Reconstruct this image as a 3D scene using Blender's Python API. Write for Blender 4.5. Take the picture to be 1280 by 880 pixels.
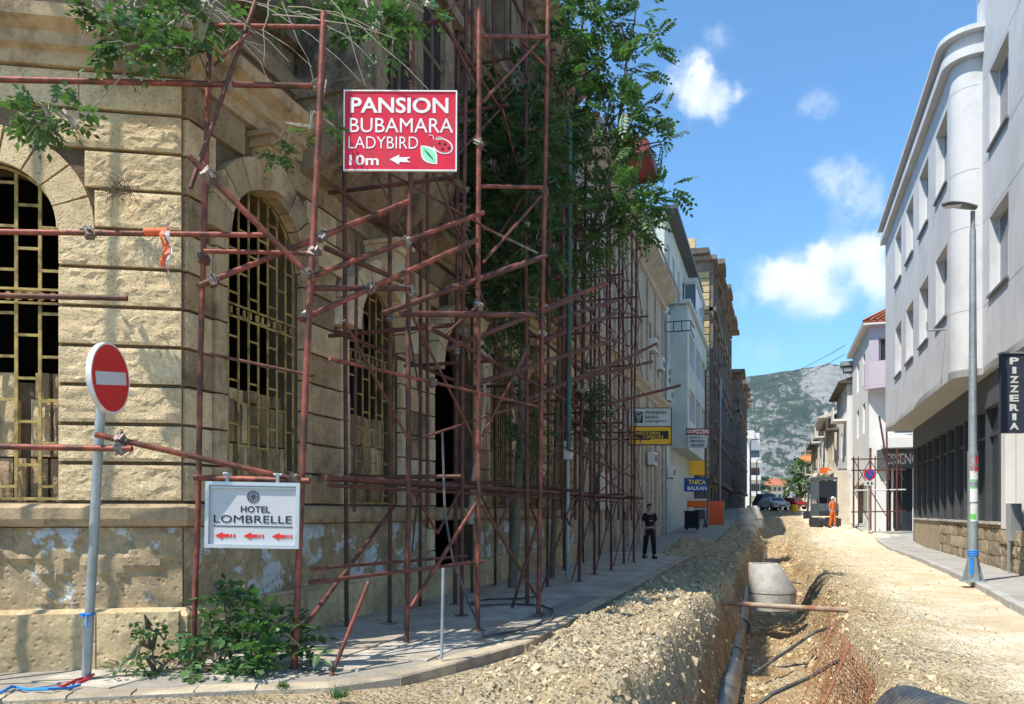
import bpy, bmesh, math, random
from math import sin, cos, pi, radians, sqrt, atan2, exp, log
from mathutils import Vector, Matrix, Euler, noise
random.seed(7)
for o in list(bpy.data.objects): bpy.data.objects.remove(o)
scene = bpy.context.scene
COL = scene.collection
# ------------------------------------------------------------------ camera, sky, sun
CZ = 1.62; TH = math.atan(.325)
F = Vector((-sin(TH), cos(TH), 0)); R = Vector((cos(TH), sin(TH), 0)); CAM = Vector((0, 0, CZ))
def at(px, py, D): return CAM + D*(F + (px-640)/1000*R + Vector((0, 0, (640-py)/1000)))
def gp(px, py, z=0.0): return at(px, py, (CZ-z)*1000/(py-640))
cam = bpy.data.cameras.new('camera'); co = bpy.data.objects.new('camera', cam); COL.objects.link(co)
co.location = CAM; co.rotation_euler = (pi/2, 0, TH)
cam.sensor_width = 36; cam.lens = 28.125; cam.shift_y = 200/1280; cam.clip_end = 20000; cam.clip_start = .1
scene.camera = co
SUN_EL = radians(60); SD = Vector((-.56, -.83, 0)).normalized()
world = bpy.data.worlds.new('World'); scene.world = world; world.use_nodes = True
sun = bpy.data.lights.new('sun', 'SUN'); so = bpy.data.objects.new('sun', sun); COL.objects.link(so)
sun.energy = 5.0; sun.angle = radians(.5); sun.color = (1, .95, .86)
sv = SD*cos(SUN_EL) + Vector((0, 0, sin(SUN_EL)))
so.rotation_euler = sv.to_track_quat('Z', 'Y').to_euler(); so.location = (0, 0, 60)
scene.view_settings.view_transform = 'Standard'; scene.view_settings.look = 'None'
scene.view_settings.exposure = 0.5; scene.view_settings.gamma = 1
scene.view_settings.use_curve_mapping = False

class NT:
    """small helper to write node trees"""
    def __init__(s, tree): s.t = tree; s.n = tree.nodes; s.l = tree.links; s.n.clear()
    def new(s, typ, **kw):
        n = s.n.new(typ)
        for k, v in kw.items(): setattr(n, k, v)
        return n
    def set(s, sock, val):
        if isinstance(val, bpy.types.NodeSocket): s.l.new(val, sock)
        elif val is not None:
            if isinstance(val, (tuple, list)) and len(val) == 3 and sock.type == 'RGBA': val = (*val, 1)
            sock.default_value = val
    def math(s, op, a, b=None, clamp=False):
        n = s.new('ShaderNodeMath', operation=op, use_clamp=clamp); s.set(n.inputs[0], a)
        if b is not None: s.set(n.inputs[1], b)
        return n.outputs[0]
    def vmath(s, op, a, b=None, out=0):
        n = s.new('ShaderNodeVectorMath', operation=op); s.set(n.inputs[0], a)
        if b is not None: s.set(n.inputs[1], b)
        return n.outputs[out]
    def noise(s, vec, scale, detail=4, rough=.55, out=0):
        n = s.new('ShaderNodeTexNoise'); n.inputs['Scale'].default_value = scale
        n.inputs['Detail'].default_value = detail; n.inputs['Roughness'].default_value = rough
        if vec is not None: s.l.new(vec, n.inputs['Vector'])
        return n.outputs[out]
    def voro(s, vec, scale, out='Distance', feature='F1', rnd=1):
        n = s.new('ShaderNodeTexVoronoi', feature=feature); n.inputs['Scale'].default_value = scale
        n.inputs['Randomness'].default_value = rnd
        if vec is not None: s.l.new(vec, n.inputs['Vector'])
        return n.outputs[out]
    def ramp(s, fac, stops):
        n = s.new('ShaderNodeValToRGB'); s.set(n.inputs[0], fac); e = n.color_ramp.elements
        while len(e) < len(stops): e.new(.5)
        for q, (p, c) in zip(e, stops):
            q.position = p; q.color = (*c, 1) if isinstance(c, (tuple, list)) else (c, c, c, 1)
        return n.outputs[0]
    def mix(s, fac, a, b, blend='MIX'):
        n = s.new('ShaderNodeMix', data_type='RGBA', blend_type=blend)
        s.set(n.inputs[0], fac); s.set(n.inputs[6], a); s.set(n.inputs[7], b)
        return n.outputs[2]
    def map(s, v, a, b, c=0, d=1, smooth=True):
        n = s.new('ShaderNodeMapRange'); n.interpolation_type = 'SMOOTHSTEP' if smooth else 'LINEAR'
        s.set(n.inputs[0], v)
        for i, x in zip((1, 2, 3, 4), (a, b, c, d)): n.inputs[i].default_value = x
        return n.outputs[0]

def dirpx(px, py): return (F + (px-640)/1000*R + Vector((0, 0, (640-py)/1000))).normalized()
t = NT(world.node_tree)
sky = t.new('ShaderNodeTexSky', sky_type='NISHITA', sun_disc=False)
sky.sun_elevation = SUN_EL; sky.sun_rotation = atan2(SD.x, SD.y) % (2*pi)
sky.altitude = 60; sky.air_density = 1.0; sky.dust_density = .35; sky.ozone_density = 3.0
tc = t.new('ShaderNodeTexCoord').outputs['Generated']
dn = t.vmath('NORMALIZE', tc)
wob = t.vmath('SCALE', t.vmath('SUBTRACT', t.noise(dn, 7, 5, .6, 1), (.5, .5, .5)))
wob.node.inputs['Scale'].default_value = .12
dw = t.vmath('ADD', dn, wob)
msum = None
BLOBS = [(852, 95, .040, 1.0), (878, 118, .036, .9), (912, 132, .036, .9), (1018, 148, .030, .5), (1045, 238, .036, .8), (1085, 236, .036, .8),
         (1040, 302, .045, 1.0), (1085, 325, .05, 1.05), (985, 352, .055, 1.05), (945, 350, .045, .9), (1025, 385, .045, .9), (1000, 320, .05, .5), (895, 45, .02, .5), (960, 330, .02, .7), (1010, 300, .02, .7), (940, 385, .03, .6), (1095, 300, .03, .9), (870, 85, .02, .8), (930, 112, .02, .7),
         (960, 468, .05, .35), (1120, 360, .07, .8), (1300, 420, .12, .8), (700, 330, .09, .7), (560, 250, .12, .8), (1500, 150, .12, .9), (300, 100, .14, .9)]
for (px, py, rr, amp) in BLOBS:
    d = t.vmath('DISTANCE', dw, tuple(dirpx(px, py)), out=1)
    m = t.map(d, rr*1.05, rr*.1, 0, amp)
    msum = m if msum is None else t.math('ADD', msum, m)
gen = t.map(t.noise(dn, 3.2, 6, .6), .62, .8, 0, .6)
msum = t.math('ADD', msum, gen)
det = t.noise(dn, 20, 10, .64)
cl = t.map(t.math('ADD', t.math('MULTIPLY', msum, .8), t.math('MULTIPLY', t.math('SUBTRACT', det, .5), 1.5)), .10, 1.25, 0, .92)
skc = t.new('ShaderNodeHueSaturation'); t.set(skc.inputs['Color'], sky.outputs[0]); skc.inputs['Saturation'].default_value = 1.0
skc.inputs['Value'].default_value = 1.3
skt = t.mix(1, skc.outputs[0], (.60, .95, 1.10), 'MULTIPLY')
col = t.mix(cl, skt, (6.6, 7.0, 7.5))
bg = t.new('ShaderNodeBackground'); t.set(bg.inputs[0], col); bg.inputs[1].default_value = .125
out = t.new('ShaderNodeOutputWorld'); t.l.new(bg.outputs[0], out.inputs[0])

# ------------------------------------------------------------------ materials
MATS = {}
def mat(name, colr, rough=.8, var=.25, scale=3, bump=.0, bscale=30, metal=0, spec=.3, stain=None, stain_amt=.5, stain_scale=1.2, rand=0, coords='Object', island=0, trans=0, streak=None):
    if name in MATS: return MATS[name]
    m = bpy.data.materials.new(name); m.use_nodes = True; MATS[name] = m
    q = NT(m.node_tree)
    b = q.new('ShaderNodeBsdfPrincipled'); o = q.new('ShaderNodeOutputMaterial')
    v = q.new('ShaderNodeNewGeometry').outputs['Position'] if coords == 'World' else q.new('ShaderNodeTexCoord').outputs['Object']
    n1 = q.noise(v, scale, 6, .65)
    lo = tuple(c*(1-var) for c in colr); hi = tuple(min(1, c*(1+var)) for c in colr)
    c = q.ramp(n1, [(.3, lo), (.7, hi)])
    if stain:
        n2 = q.noise(v, stain_scale, 7, .7)
        c = q.mix(q.map(n2, .5-.12*stain_amt, .62, 0, min(1, stain_amt+.2)), c, stain)
    if streak:
        mp = q.new('ShaderNodeMapping'); mp.inputs['Scale'].default_value = (3, 3, .18); q.l.new(v, mp.inputs[0])
        c = q.mix(q.map(q.noise(mp.outputs[0], 1.2, 7, .7), .54, .74, 0, .55), c, streak)
    if rand:
        oi = q.new('ShaderNodeObjectInfo').outputs['Random']
        c = q.mix(1, c, q.ramp(oi, [(0, (1-rand,)*3), (1, (1, 1, 1))]), 'MULTIPLY')
    if island:
        oi = q.new('ShaderNodeNewGeometry').outputs['Random Per Island']
        c = q.mix(1, c, q.ramp(oi, [(0, (1-island,)*3), (.6, (1, 1, 1)), (1, (1+island*.8, 1+island*.8, 1+island*.6))]), 'MULTIPLY')
    q.set(b.inputs['Base Color'], c)
    b.inputs['Roughness'].default_value = rough; b.inputs['Metallic'].default_value = metal
    b.inputs['Specular IOR Level'].default_value = spec
    if bump:
        h = q.math('ADD', q.noise(v, bscale, 6, .7), q.math('MULTIPLY', q.noise(v, bscale*.25, 3), 1.0))
        bn = q.new('ShaderNodeBump'); bn.inputs['Strength'].default_value = min(1, bump); bn.inputs['Distance'].default_value = .02*max(1, bump)
        q.l.new(h, bn.inputs['Height']); q.l.new(bn.outputs[0], b.inputs['Normal'])
    sh = b.outputs[0]
    if trans:
        tr = q.new('ShaderNodeBsdfTranslucent'); q.set(tr.inputs[0], q.mix(1, c, (1.3, 1.55, .8), 'MULTIPLY'))
        mx = q.new('ShaderNodeMixShader'); mx.inputs[0].default_value = trans
        q.l.new(sh, mx.inputs[1]); q.l.new(tr.outputs[0], mx.inputs[2]); sh = mx.outputs[0]
    q.l.new(sh, o.inputs[0])
    return m
def stone_mat(name, colr, dark, bump=1.0, bscale=26, rough=.9, rand=.25, dirt=.55, dscale=1.3, pits=True, pale=None):
    if name in MATS: return MATS[name]
    m = bpy.data.materials.new(name); m.use_nodes = True; MATS[name] = m
    q = NT(m.node_tree); b = q.new('ShaderNodeBsdfPrincipled'); o = q.new('ShaderNodeOutputMaterial')
    v = q.new('ShaderNodeNewGeometry').outputs['Position']
    c = q.ramp(q.noise(v, 5, 7, .7), [(.3, tuple(x*.72 for x in colr)), (.5, colr), (.72, tuple(min(1, x*1.25) for x in colr))])
    c = q.mix(q.map(q.noise(v, dscale, 8, .72), .46, .66, 0, dirt), c, dark)
    # rain streaks, stretched vertically
    mp = q.new('ShaderNodeMapping'); mp.inputs['Scale'].default_value = (6, 6, .7); q.l.new(v, mp.inputs[0])
    c = q.mix(q.map(q.noise(mp.outputs[0], 1.4, 6, .7), .56, .74, 0, dirt*.9), c, dark)
    if pale: c = q.mix(q.map(q.noise(v, 1.9, 8, .68), .53, .57, 0, .85), c, pale)
    oi = q.new('ShaderNodeObjectInfo').outputs['Random']
    c = q.mix(1, c, q.ramp(oi, [(0, (1-rand, 1-rand, 1-rand)), (1, (1, 1, 1))]), 'MULTIPLY')
    h = q.math('ADD', q.noise(v, bscale, 8, .75), q.math('MULTIPLY', q.noise(v, bscale*.3, 3), .8))
    if pits:
        vd = q.voro(v, bscale*.8)
        h = q.math('ADD', h, q.math('MULTIPLY', q.map(vd, 0, .35), .7))
        c = q.mix(q.map(vd, .16, .02, 0, .35), c, tuple(x*.35 for x in dark))
    q.set(b.inputs['Base Color'], c); b.inputs['Roughness'].default_value = rough; b.inputs['Specular IOR Level'].default_value = .15
    bn = q.new('ShaderNodeBump'); bn.inputs['Strength'].default_value = min(1, bump); bn.inputs['Distance'].default_value = .025
    q.l.new(h, bn.inputs['Height']); q.l.new(bn.outputs[0], b.inputs['Normal']); q.l.new(b.outputs[0], o.inputs[0])
    return m
def glass_mat(name, colr=(.05, .07, .09), rough=.08):
    if name in MATS: return MATS[name]
    return mat(name, colr, rough=rough, var=.15, scale=1.5, spec=.7)

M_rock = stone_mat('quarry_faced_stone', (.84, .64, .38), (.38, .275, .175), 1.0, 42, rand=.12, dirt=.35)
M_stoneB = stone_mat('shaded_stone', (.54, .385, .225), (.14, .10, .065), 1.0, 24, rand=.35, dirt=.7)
M_smooth = stone_mat('dressed_stone', (.58, .43, .26), (.15, .11, .075), .6, 30, rand=.25, dirt=.75, pits=False)
M_pale = stone_mat('pale_carved_stone', (.80, .64, .42), (.30, .22, .14), .7, 26, rand=.2, dirt=.4)
M_mortar = stone_mat('mortar', (.24, .175, .11), (.075, .06, .045), .8, 30)
M_render = stone_mat('peeling_render', (.52, .39, .23), (.15, .12, .09), .9, 18, dirt=.5, dscale=1.8, pale=(.72, .77, .79))
M_oldB = stone_mat('old_plaster', (.33, .25, .17), (.075, .06, .05), .9, 16, dirt=.9)
M_plinth = stone_mat('plinth_stone', (.70, .53, .30), (.24, .17, .10), 1.0, 14, rand=.2, dirt=.45)
M_infill = stone_mat('infill_stone', (.66, .58, .45), (.24, .20, .15), .9, 22, rand=.4)
M_iron = mat('yellowed_iron', (.42, .31, .10), .65, .35, 8, .3, 60, stain=(.10, .055, .03), stain_amt=.5, stain_scale=5, coords='World')
M_ironD = mat('grey_iron', (.24, .20, .14), .65, .35, 8, .3, 60, stain=(.07, .04, .03), stain_amt=.6, stain_scale=5, coords='World')
M_tube = mat('red_oxide_tube', (.29, .085, .06), .5, .45, 9, .25, 70, metal=.25, stain=(.10, .05, .035), stain_amt=.8, stain_scale=3.5, coords='World')
M_tubeD = mat('shaded_rusty_tube', (.155, .062, .047), .6, .35, 6, .25, 70, metal=.2, stain=(.05, .03, .025), stain_amt=.5, stain_scale=3.5, coords='World')  # darker tubes: rust brown with shade put into the colour
M_tubeG = mat('green_tube', (.035, .11, .095), .5, .3, 6, .2, 60, stain=(.08, .05, .04), stain_amt=.4, coords='World')
M_coup = mat('coupler_steel', (.30, .27, .24), .5, .4, 20, .3, 80, metal=.5, stain=(.12, .05, .03), stain_amt=.6, coords='World')
M_galv = mat('galvanised_steel', (.36, .40, .41), .45, .15, 12, .1, 60, metal=.4, stain=(.22, .23, .23), stain_amt=.3, coords='World')
M_white = mat('white_paint', (.76, .76, .75), .6, .08, 5, stain=(.52, .48, .42), stain_amt=.3, stain_scale=4)
M_red = mat('red_sign_print', (.62, .02, .045), .4, .22, 2.2, stain=(.40, .05, .06), stain_amt=.35, stain_scale=3)
M_redprint = mat('red_ink', (.65, .03, .03), .5, .05)
M_blackp = mat('black_ink', (.02, .02, .02), .5, .05)
M_green = mat('green_ink', (.25, .70, .40), .5, .1)
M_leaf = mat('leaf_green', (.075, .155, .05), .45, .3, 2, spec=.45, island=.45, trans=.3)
M_leafD = mat('leaf_shaded', (.05, .10, .038), .5, .3, 2, spec=.4, island=.45, trans=.25)  # darker copy of the leaf green, shade put into the colour
M_bark = mat('bark', (.17, .14, .10), .9, .3, 10, .8, 40)
M_twig = mat('pale_twig', (.34, .29, .22), .8, .25, 10, .4, 40)
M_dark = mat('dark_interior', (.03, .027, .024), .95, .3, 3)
M_conc = mat('concrete', (.54, .51, .45), .85, .15, 3, .5, 40, stain=(.27, .25, .21), stain_amt=.4, coords='World')
M_pave = mat('paving_slab', (.52, .47, .39), .85, .25, 4, .8, 40, stain=(.38, .31, .22), stain_amt=.6, rand=.10, coords='World')
M_paveb = mat('paving_bed', (.30, .27, .22), .9, .25, 6, .6, 60, coords='World')
M_kerb = mat('kerb_stone', (.52, .43, .30), .85, .2, 5, .7, 40, stain=(.27, .23, .17), stain_amt=.4, rand=.18, coords='World')
M_gravel = mat('gravel_stones', (.60, .46, .27), .9, .25, 3, .5, 60, island=.38, coords='World')
M_rubble = mat('grey_rubble', (.52, .40, .25), .9, .25, 3, .5, 50, island=.4, coords='World')
M_facade = mat('white_render', (.64, .635, .63), .8, .05, .8, .35, 120, stain=(.53, .525, .52), stain_amt=.45, stain_scale=.6, coords='World', streak=(.46, .45, .43))
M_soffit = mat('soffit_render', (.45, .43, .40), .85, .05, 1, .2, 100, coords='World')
M_glass = glass_mat('window_glass', (.10, .13, .16))
M_glassD = glass_mat('dark_glass', (.035, .042, .05), .06)
M_frame = mat('window_frame_white', (.72, .72, .72), .5, .04)
M_frameD = mat('window_frame_dark', (.07, .075, .08), .5, .1)
M_anth = mat('anthracite_panel', (.10, .105, .115), .5, .12, 2, coords='World')
M_blackpipe = mat('black_plastic_pipe', (.055, .057, .062), .38, .35, 5, .15, 30, stain=(.20, .17, .12), stain_amt=.35, stain_scale=2, spec=.5, coords='World')
M_beige = stone_mat('beige_render', (.46, .41, .32), (.20, .175, .14), .4, 20, rand=.08, dirt=.35, pits=False)
M_mint = mat('pale_green_render', (.50, .55, .50), .85, .08, 1, .25, 60, stain=(.38, .42, .38), stain_amt=.35, stain_scale=.6, coords='World')
M_ruin = stone_mat('blackened_ruin_stone', (.20, .17, .14), (.05, .045, .04), 1.0, 5, rand=.1, dirt=.7, dscale=.5)
M_quoin = stone_mat('quoin_stone', (.55, .42, .22), (.28, .2, .11), .6, 10, rand=.3, dirt=.25, pits=False)
M_tile = mat('clay_tile', (.42, .13, .06), .8, .3, 4, .3, 30, rand=.3, coords='World')
M_lilac = mat('lilac_render', (.52, .45, .50), .8, .05, 1, coords='World')
M_cream = mat('cream_render', (.68, .60, .47), .8, .1, 1, .2, 40, stain=(.5, .44, .34), stain_amt=.3, coords='World')
M_whiter = mat('white_far_render', (.74, .72, .68), .8, .06, 1, coords='World')
M_skin = mat('skin', (.40, .24, .17), .6, .08)
M_cloth = mat('black_cloth', (.016, .017, .021), .9, .2)
M_hair = mat('dark_hair', (.025, .018, .013), .7, .2)
M_orange = mat('orange_cloth', (.80, .16, .03), .75, .1)
M_rust = mat('rusted_steel', (.30, .11, .05), .8, .4, 10, .5, 50, coords='World')
M_blue = mat('blue_plastic', (.03, .22, .60), .5, .2)
M_tapeR = mat('red_plastic', (.60, .04, .05), .5, .2)
M_tapeO = mat('orange_tape', (.72, .14, .05), .55, .15)
M_navy = mat('navy_sign', (.045, .06, .09), .5, .08)
M_grey = mat('grey_cabinet', (.28, .29, .30), .5, .1, 3, coords='World')
M_shutter = mat('pale_shutter', (.50, .49, .46), .8, .1, 3, .2, 40, coords='World')

# ground material: gravel, orange soil in the trench
def ground_mat():
    m = bpy.data.materials.new('gravelly_earth'); m.use_nodes = True; q = NT(m.node_tree)
    b = q.new('ShaderNodeBsdfPrincipled'); o = q.new('ShaderNodeOutputMaterial')
    g = q.new('ShaderNodeNewGeometry'); v = g.outputs['Position']
    c = q.ramp(q.noise(v, 1.6, 8, .7), [(.3, (.36, .25, .13)), (.5, (.58, .45, .26)), (.7, (.68, .57, .38))])
    vc = q.new('ShaderNodeTexVoronoi'); vc.inputs['Scale'].default_value = 24; q.l.new(v, vc.inputs['Vector'])
    sep = q.new('ShaderNodeSeparateColor'); q.l.new(vc.outputs['Color'], sep.inputs[0])
    c = q.mix(q.math('MULTIPLY', q.map(q.noise(v, .9, 5), .35, .6), .75), c, q.ramp(sep.outputs[0], [(0, (.24, .17, .10)), (.5, (.56, .46, .31)), (1, (.84, .73, .53))]))
    sx = q.new('ShaderNodeSeparateXYZ'); q.l.new(v, sx.inputs[0])
    compact = q.map(q.math('ADD', sx.outputs[0], q.math('MULTIPLY', q.noise(v, .5, 5, .6), 2.4)), 2.3, 3.9)
    smooth_c = q.ramp(q.noise(v, 1.1, 8, .7), [(.3, (.50, .39, .24)), (.48, (.62, .53, .38)), (.6, (.72, .65, .51)), (.75, (.56, .42, .25))])
    c = q.mix(q.math('MULTIPLY', compact, .85), c, smooth_c)
    c = q.mix(q.map(q.noise(v, .45, 7, .7), .56, .66, 0, .55), c, (.50, .31, .14))
    # clay showing in the cut of the trench, by depth in the ground
    clay = q.math('MULTIPLY', q.map(sx.outputs[2], .12, -.30), q.map(q.noise(v, 1.3, 6, .6), .36, .56))
    c = q.mix(q.math('MULTIPLY', clay, .85), c, q.ramp(q.noise(v, 4, 5), [(.3, (.32, .18, .085)), (.7, (.54, .35, .17))]))
    h = q.math('ADD', q.math('MULTIPLY', q.map(q.voro(v, 24), 0, .6, 1, 0), 1.0), q.math('MULTIPLY', q.noise(v, 60, 5, .7), .8))
    h = q.math('ADD', h, q.math('MULTIPLY', q.map(q.voro(v, 9), 0, .6, 1, 0), .9))
    h = q.math('MULTIPLY', h, q.math('SUBTRACT', 1, q.math('MULTIPLY', compact, .72)))
    q.set(b.inputs['Base Color'], c); b.inputs['Roughness'].default_value = .95; b.inputs['Specular IOR Level'].default_value = .1
    bn = q.new('ShaderNodeBump'); bn.inputs['Strength'].default_value = 1; bn.inputs['Distance'].default_value = .055
    q.l.new(h, bn.inputs['Height']); q.l.new(bn.outputs[0], b.inputs['Normal']); q.l.new(b.outputs[0], o.inputs[0])
    return m
M_ground = ground_mat()
def mountain_mat():
    m = bpy.data.materials.new('karst_mountain'); m.use_nodes = True; q = NT(m.node_tree)
    b = q.new('ShaderNodeBsdfPrincipled'); o = q.new('ShaderNodeOutputMaterial')
    g = q.new('ShaderNodeNewGeometry'); v = g.outputs['Position']
    mq = q.new('ShaderNodeMapping'); mq.inputs['Scale'].default_value = (1, .3, .8); q.l.new(v, mq.inputs[0]); w = mq.outputs[0]
    scrub = q.ramp(q.noise(v, .02, 8, .7), [(.35, (.035, .07, .04)), (.65, (.075, .115, .055))])
    rock = q.ramp(q.noise(v, .03, 8, .75), [(.3, (.26, .25, .23)), (.7, (.60, .56, .50))])
    pc_ = at(1040, 488, 2100); d = q.vmath('DISTANCE', w, (pc_.x, pc_.y*.3, pc_.z*.8), out=1)
    patch = q.map(q.math('ADD', d, q.math('MULTIPLY', q.noise(w, .012, 6, .7), 120)), 165, 110, 0, .16)
    sz = q.new('ShaderNodeSeparateXYZ'); q.l.new(v, sz.inputs[0])
    low = q.map(sz.outputs[2], 330, 60, 0, .075)
    f = q.math('ADD', q.math('ADD', q.math('ADD', q.math('MULTIPLY', q.noise(w, .06, 9, .8), .75), q.math('MULTIPLY', q.noise(w, .012, 4), .25)), patch), low)
    f = q.map(f, .53, .585)
    q.set(b.inputs['Base Color'], q.mix(f, scrub, rock)); b.inputs['Roughness'].default_value = 1; b.inputs['Specular IOR Level'].default_value = 0
    bn = q.new('ShaderNodeBump'); bn.inputs['Strength'].default_value = 1; bn.inputs['Distance'].default_value = 30
    q.l.new(q.noise(w, .05, 9, .75), bn.inputs['Height']); q.l.new(bn.outputs[0], b.inputs['Normal'])
    q.l.new(b.outputs[0], o.inputs[0]); return m
M_mount = mountain_mat()

# ------------------------------------------------------------------ helpers
WORLD = {}
class MB:
    def __init__(s): s.v = []; s.f = []
    def add(s, vs, fs):
        n = len(s.v); s.v += [tuple(x) for x in vs]; s.f += [tuple(i+n for i in f) for f in fs]
    def hexa(s, p):  # 8 points: bottom 4 ccw, top 4 ccw
        s.add(p, [(0, 3, 2, 1), (4, 5, 6, 7), (0, 1, 5, 4), (1, 2, 6, 5), (2, 3, 7, 6), (3, 0, 4, 7)]); return s
    def box(s, c, d, M=None):
        x, y, z = c; a, b, h = d[0]/2, d[1]/2, d[2]/2
        p = [Vector((x+i*a, y+j*b, z+k*h)) for k in (-1, 1) for i, j in ((-1, -1), (1, -1), (1, 1), (-1, 1))]
        if M: p = [M @ q for q in p]
        return s.hexa(p)
    def fbox(s, fc, u0, u1, z0, z1, w0, w1):
        p = [fc.p(u, z, w) for z in (z0, z1) for u, w in ((u0, w0), (u1, w0), (u1, w1), (u0, w1))]
        return s.hexa(p)
    def quad(s, a, b, c, d): s.add([a, b, c, d], [(0, 1, 2, 3)]); return s
    def tube(s, p, q, r, n=8, r2=None, caps=True):
        p, q = Vector(p), Vector(q); d = (q-p)
        if d.length < 1e-6: return s
        d.normalize(); a = d.orthogonal().normalized(); b = d.cross(a); r2 = r if r2 is None else r2
        vs = [p+(a*cos(k*2*pi/n)+b*sin(k*2*pi/n))*r for k in range(n)]+[q+(a*cos(k*2*pi/n)+b*sin(k*2*pi/n))*r2 for k in range(n)]
        fs = [(k, (k+1) % n, n+(k+1) % n, n+k) for k in range(n)]
        if caps: fs += [tuple(range(n))[::-1], tuple(range(n, 2*n))]
        s.add(vs, fs); return s
    def path(s, pts, r, n=6, r2=None):
        pts = [Vector(p) for p in pts]; N = len(pts); rings = []
        up = None
        for i, p in enumerate(pts):
            d = (pts[min(i+1, N-1)]-pts[max(i-1, 0)]).normalized()
            if up is None: up = d.orthogonal().normalized()
            up = (up-d*up.dot(d)).normalized(); b = d.cross(up)
            rr = r if r2 is None else r+(r2-r)*i/(N-1)
            rings.append([p+(up*cos(k*2*pi/n)+b*sin(k*2*pi/n))*rr for k in range(n)])
        vs = [v for g in rings for v in g]
        fs = [(i*n+k, i*n+(k+1) % n, (i+1)*n+(k+1) % n, (i+1)*n+k) for i in range(N-1) for k in range(n)]
        fs += [tuple(range(n))[::-1], tuple(range((N-1)*n, N*n))]
        s.add(vs, fs); return s
    def prism(s, poly, fn0, fn1):  # poly of 2d pts, two mapping functions
        n = len(poly); s.add([fn0(*p) for p in poly]+[fn1(*p) for p in poly],
              [tuple(range(n)), tuple(range(n, 2*n))[::-1]]+[(k, n+k, n+(k+1) % n, (k+1) % n) for k in range(n)]); return s
    def lathe(s, prof, c=(0, 0, 0), n=16, M=None):
        vs = []; c = Vector(c)
        for (r, z) in prof: vs += [Vector((r*cos(k*2*pi/n), r*sin(k*2*pi/n), z)) for k in range(n)]
        vs = [(M @ v if M else v)+c for v in vs]; L = len(prof)
        fs = [(i*n+k, i*n+(k+1) % n, (i+1)*n+(k+1) % n, (i+1)*n+k) for i in range(L-1) for k in range(n)]
        fs += [tuple(range(n))[::-1], tuple(range((L-1)*n, L*n))]
        s.add(vs, fs); return s
    def mesh(s, name, smooth=False):
        me = bpy.data.meshes.new(name); me.from_pydata(s.v, [], s.f); me.update()
        if smooth:
            me.polygons.foreach_set('use_smooth', [True]*len(me.polygons))
            try: me.set_sharp_from_angle(angle=radians(50))
            except Exception: pass
        return me
    def build(s, name, m, parent=None, smooth=False):
        return put(name, s.mesh(name, smooth), m, parent)
def put(name, me, m, parent=None, M=None):
    o = bpy.data.objects.new(name, me); COL.objects.link(o)
    if m is not None and not me.materials: me.materials.append(m)
    M = M or Matrix(); o.matrix_basis = M
    if parent is not None:
        o.parent = parent; o.matrix_parent_inverse = WORLD[parent].inverted()
    WORLD[o] = M.copy(); return o
def thing(name, label, cat, loc=(0, 0, 0), rz=0, group=None, rot=None):
    o = bpy.data.objects.new(name, None); COL.objects.link(o); o.empty_display_size = .2
    M = Matrix.Translation(Vector(loc)) @ (rot.to_4x4() if rot else Matrix.Rotation(rz, 4, 'Z')); o.matrix_basis = M; WORLD[o] = M.copy()
    return tag(o, label, cat, group)
def tag(o, label=None, cat=None, group=None, kind=None):
    if label: o['label'] = label
    if cat: o['category'] = cat
    if group: o['group'] = group
    if kind: o['kind'] = kind
    return o
def struct(o): o['kind'] = 'structure'; return o
def loc_build(mb, name, m, parent, smooth=False):   # mesh given in the parent's own space
    me = mb.mesh(name, smooth); return put(name, me, m, parent, WORLD[parent].copy())
class Face:
    def __init__(s, o, d, n): s.o = Vector(o); s.d = Vector(d).normalized(); s.n = Vector(n).normalized()
    def p(s, u, z, w=0): return s.o+s.d*u+s.n*w+Vector((0, 0, z))
    def mat(s, u, z, w=0):  # matrix: local x=along, y=outward, z=up
        M = Matrix.Identity(4)
        M.col[0][:3] = s.d; M.col[1][:3] = s.n; M.col[2][:3] = (0, 0, 1); M.col[3][:3] = s.p(u, z, w); return M
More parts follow.
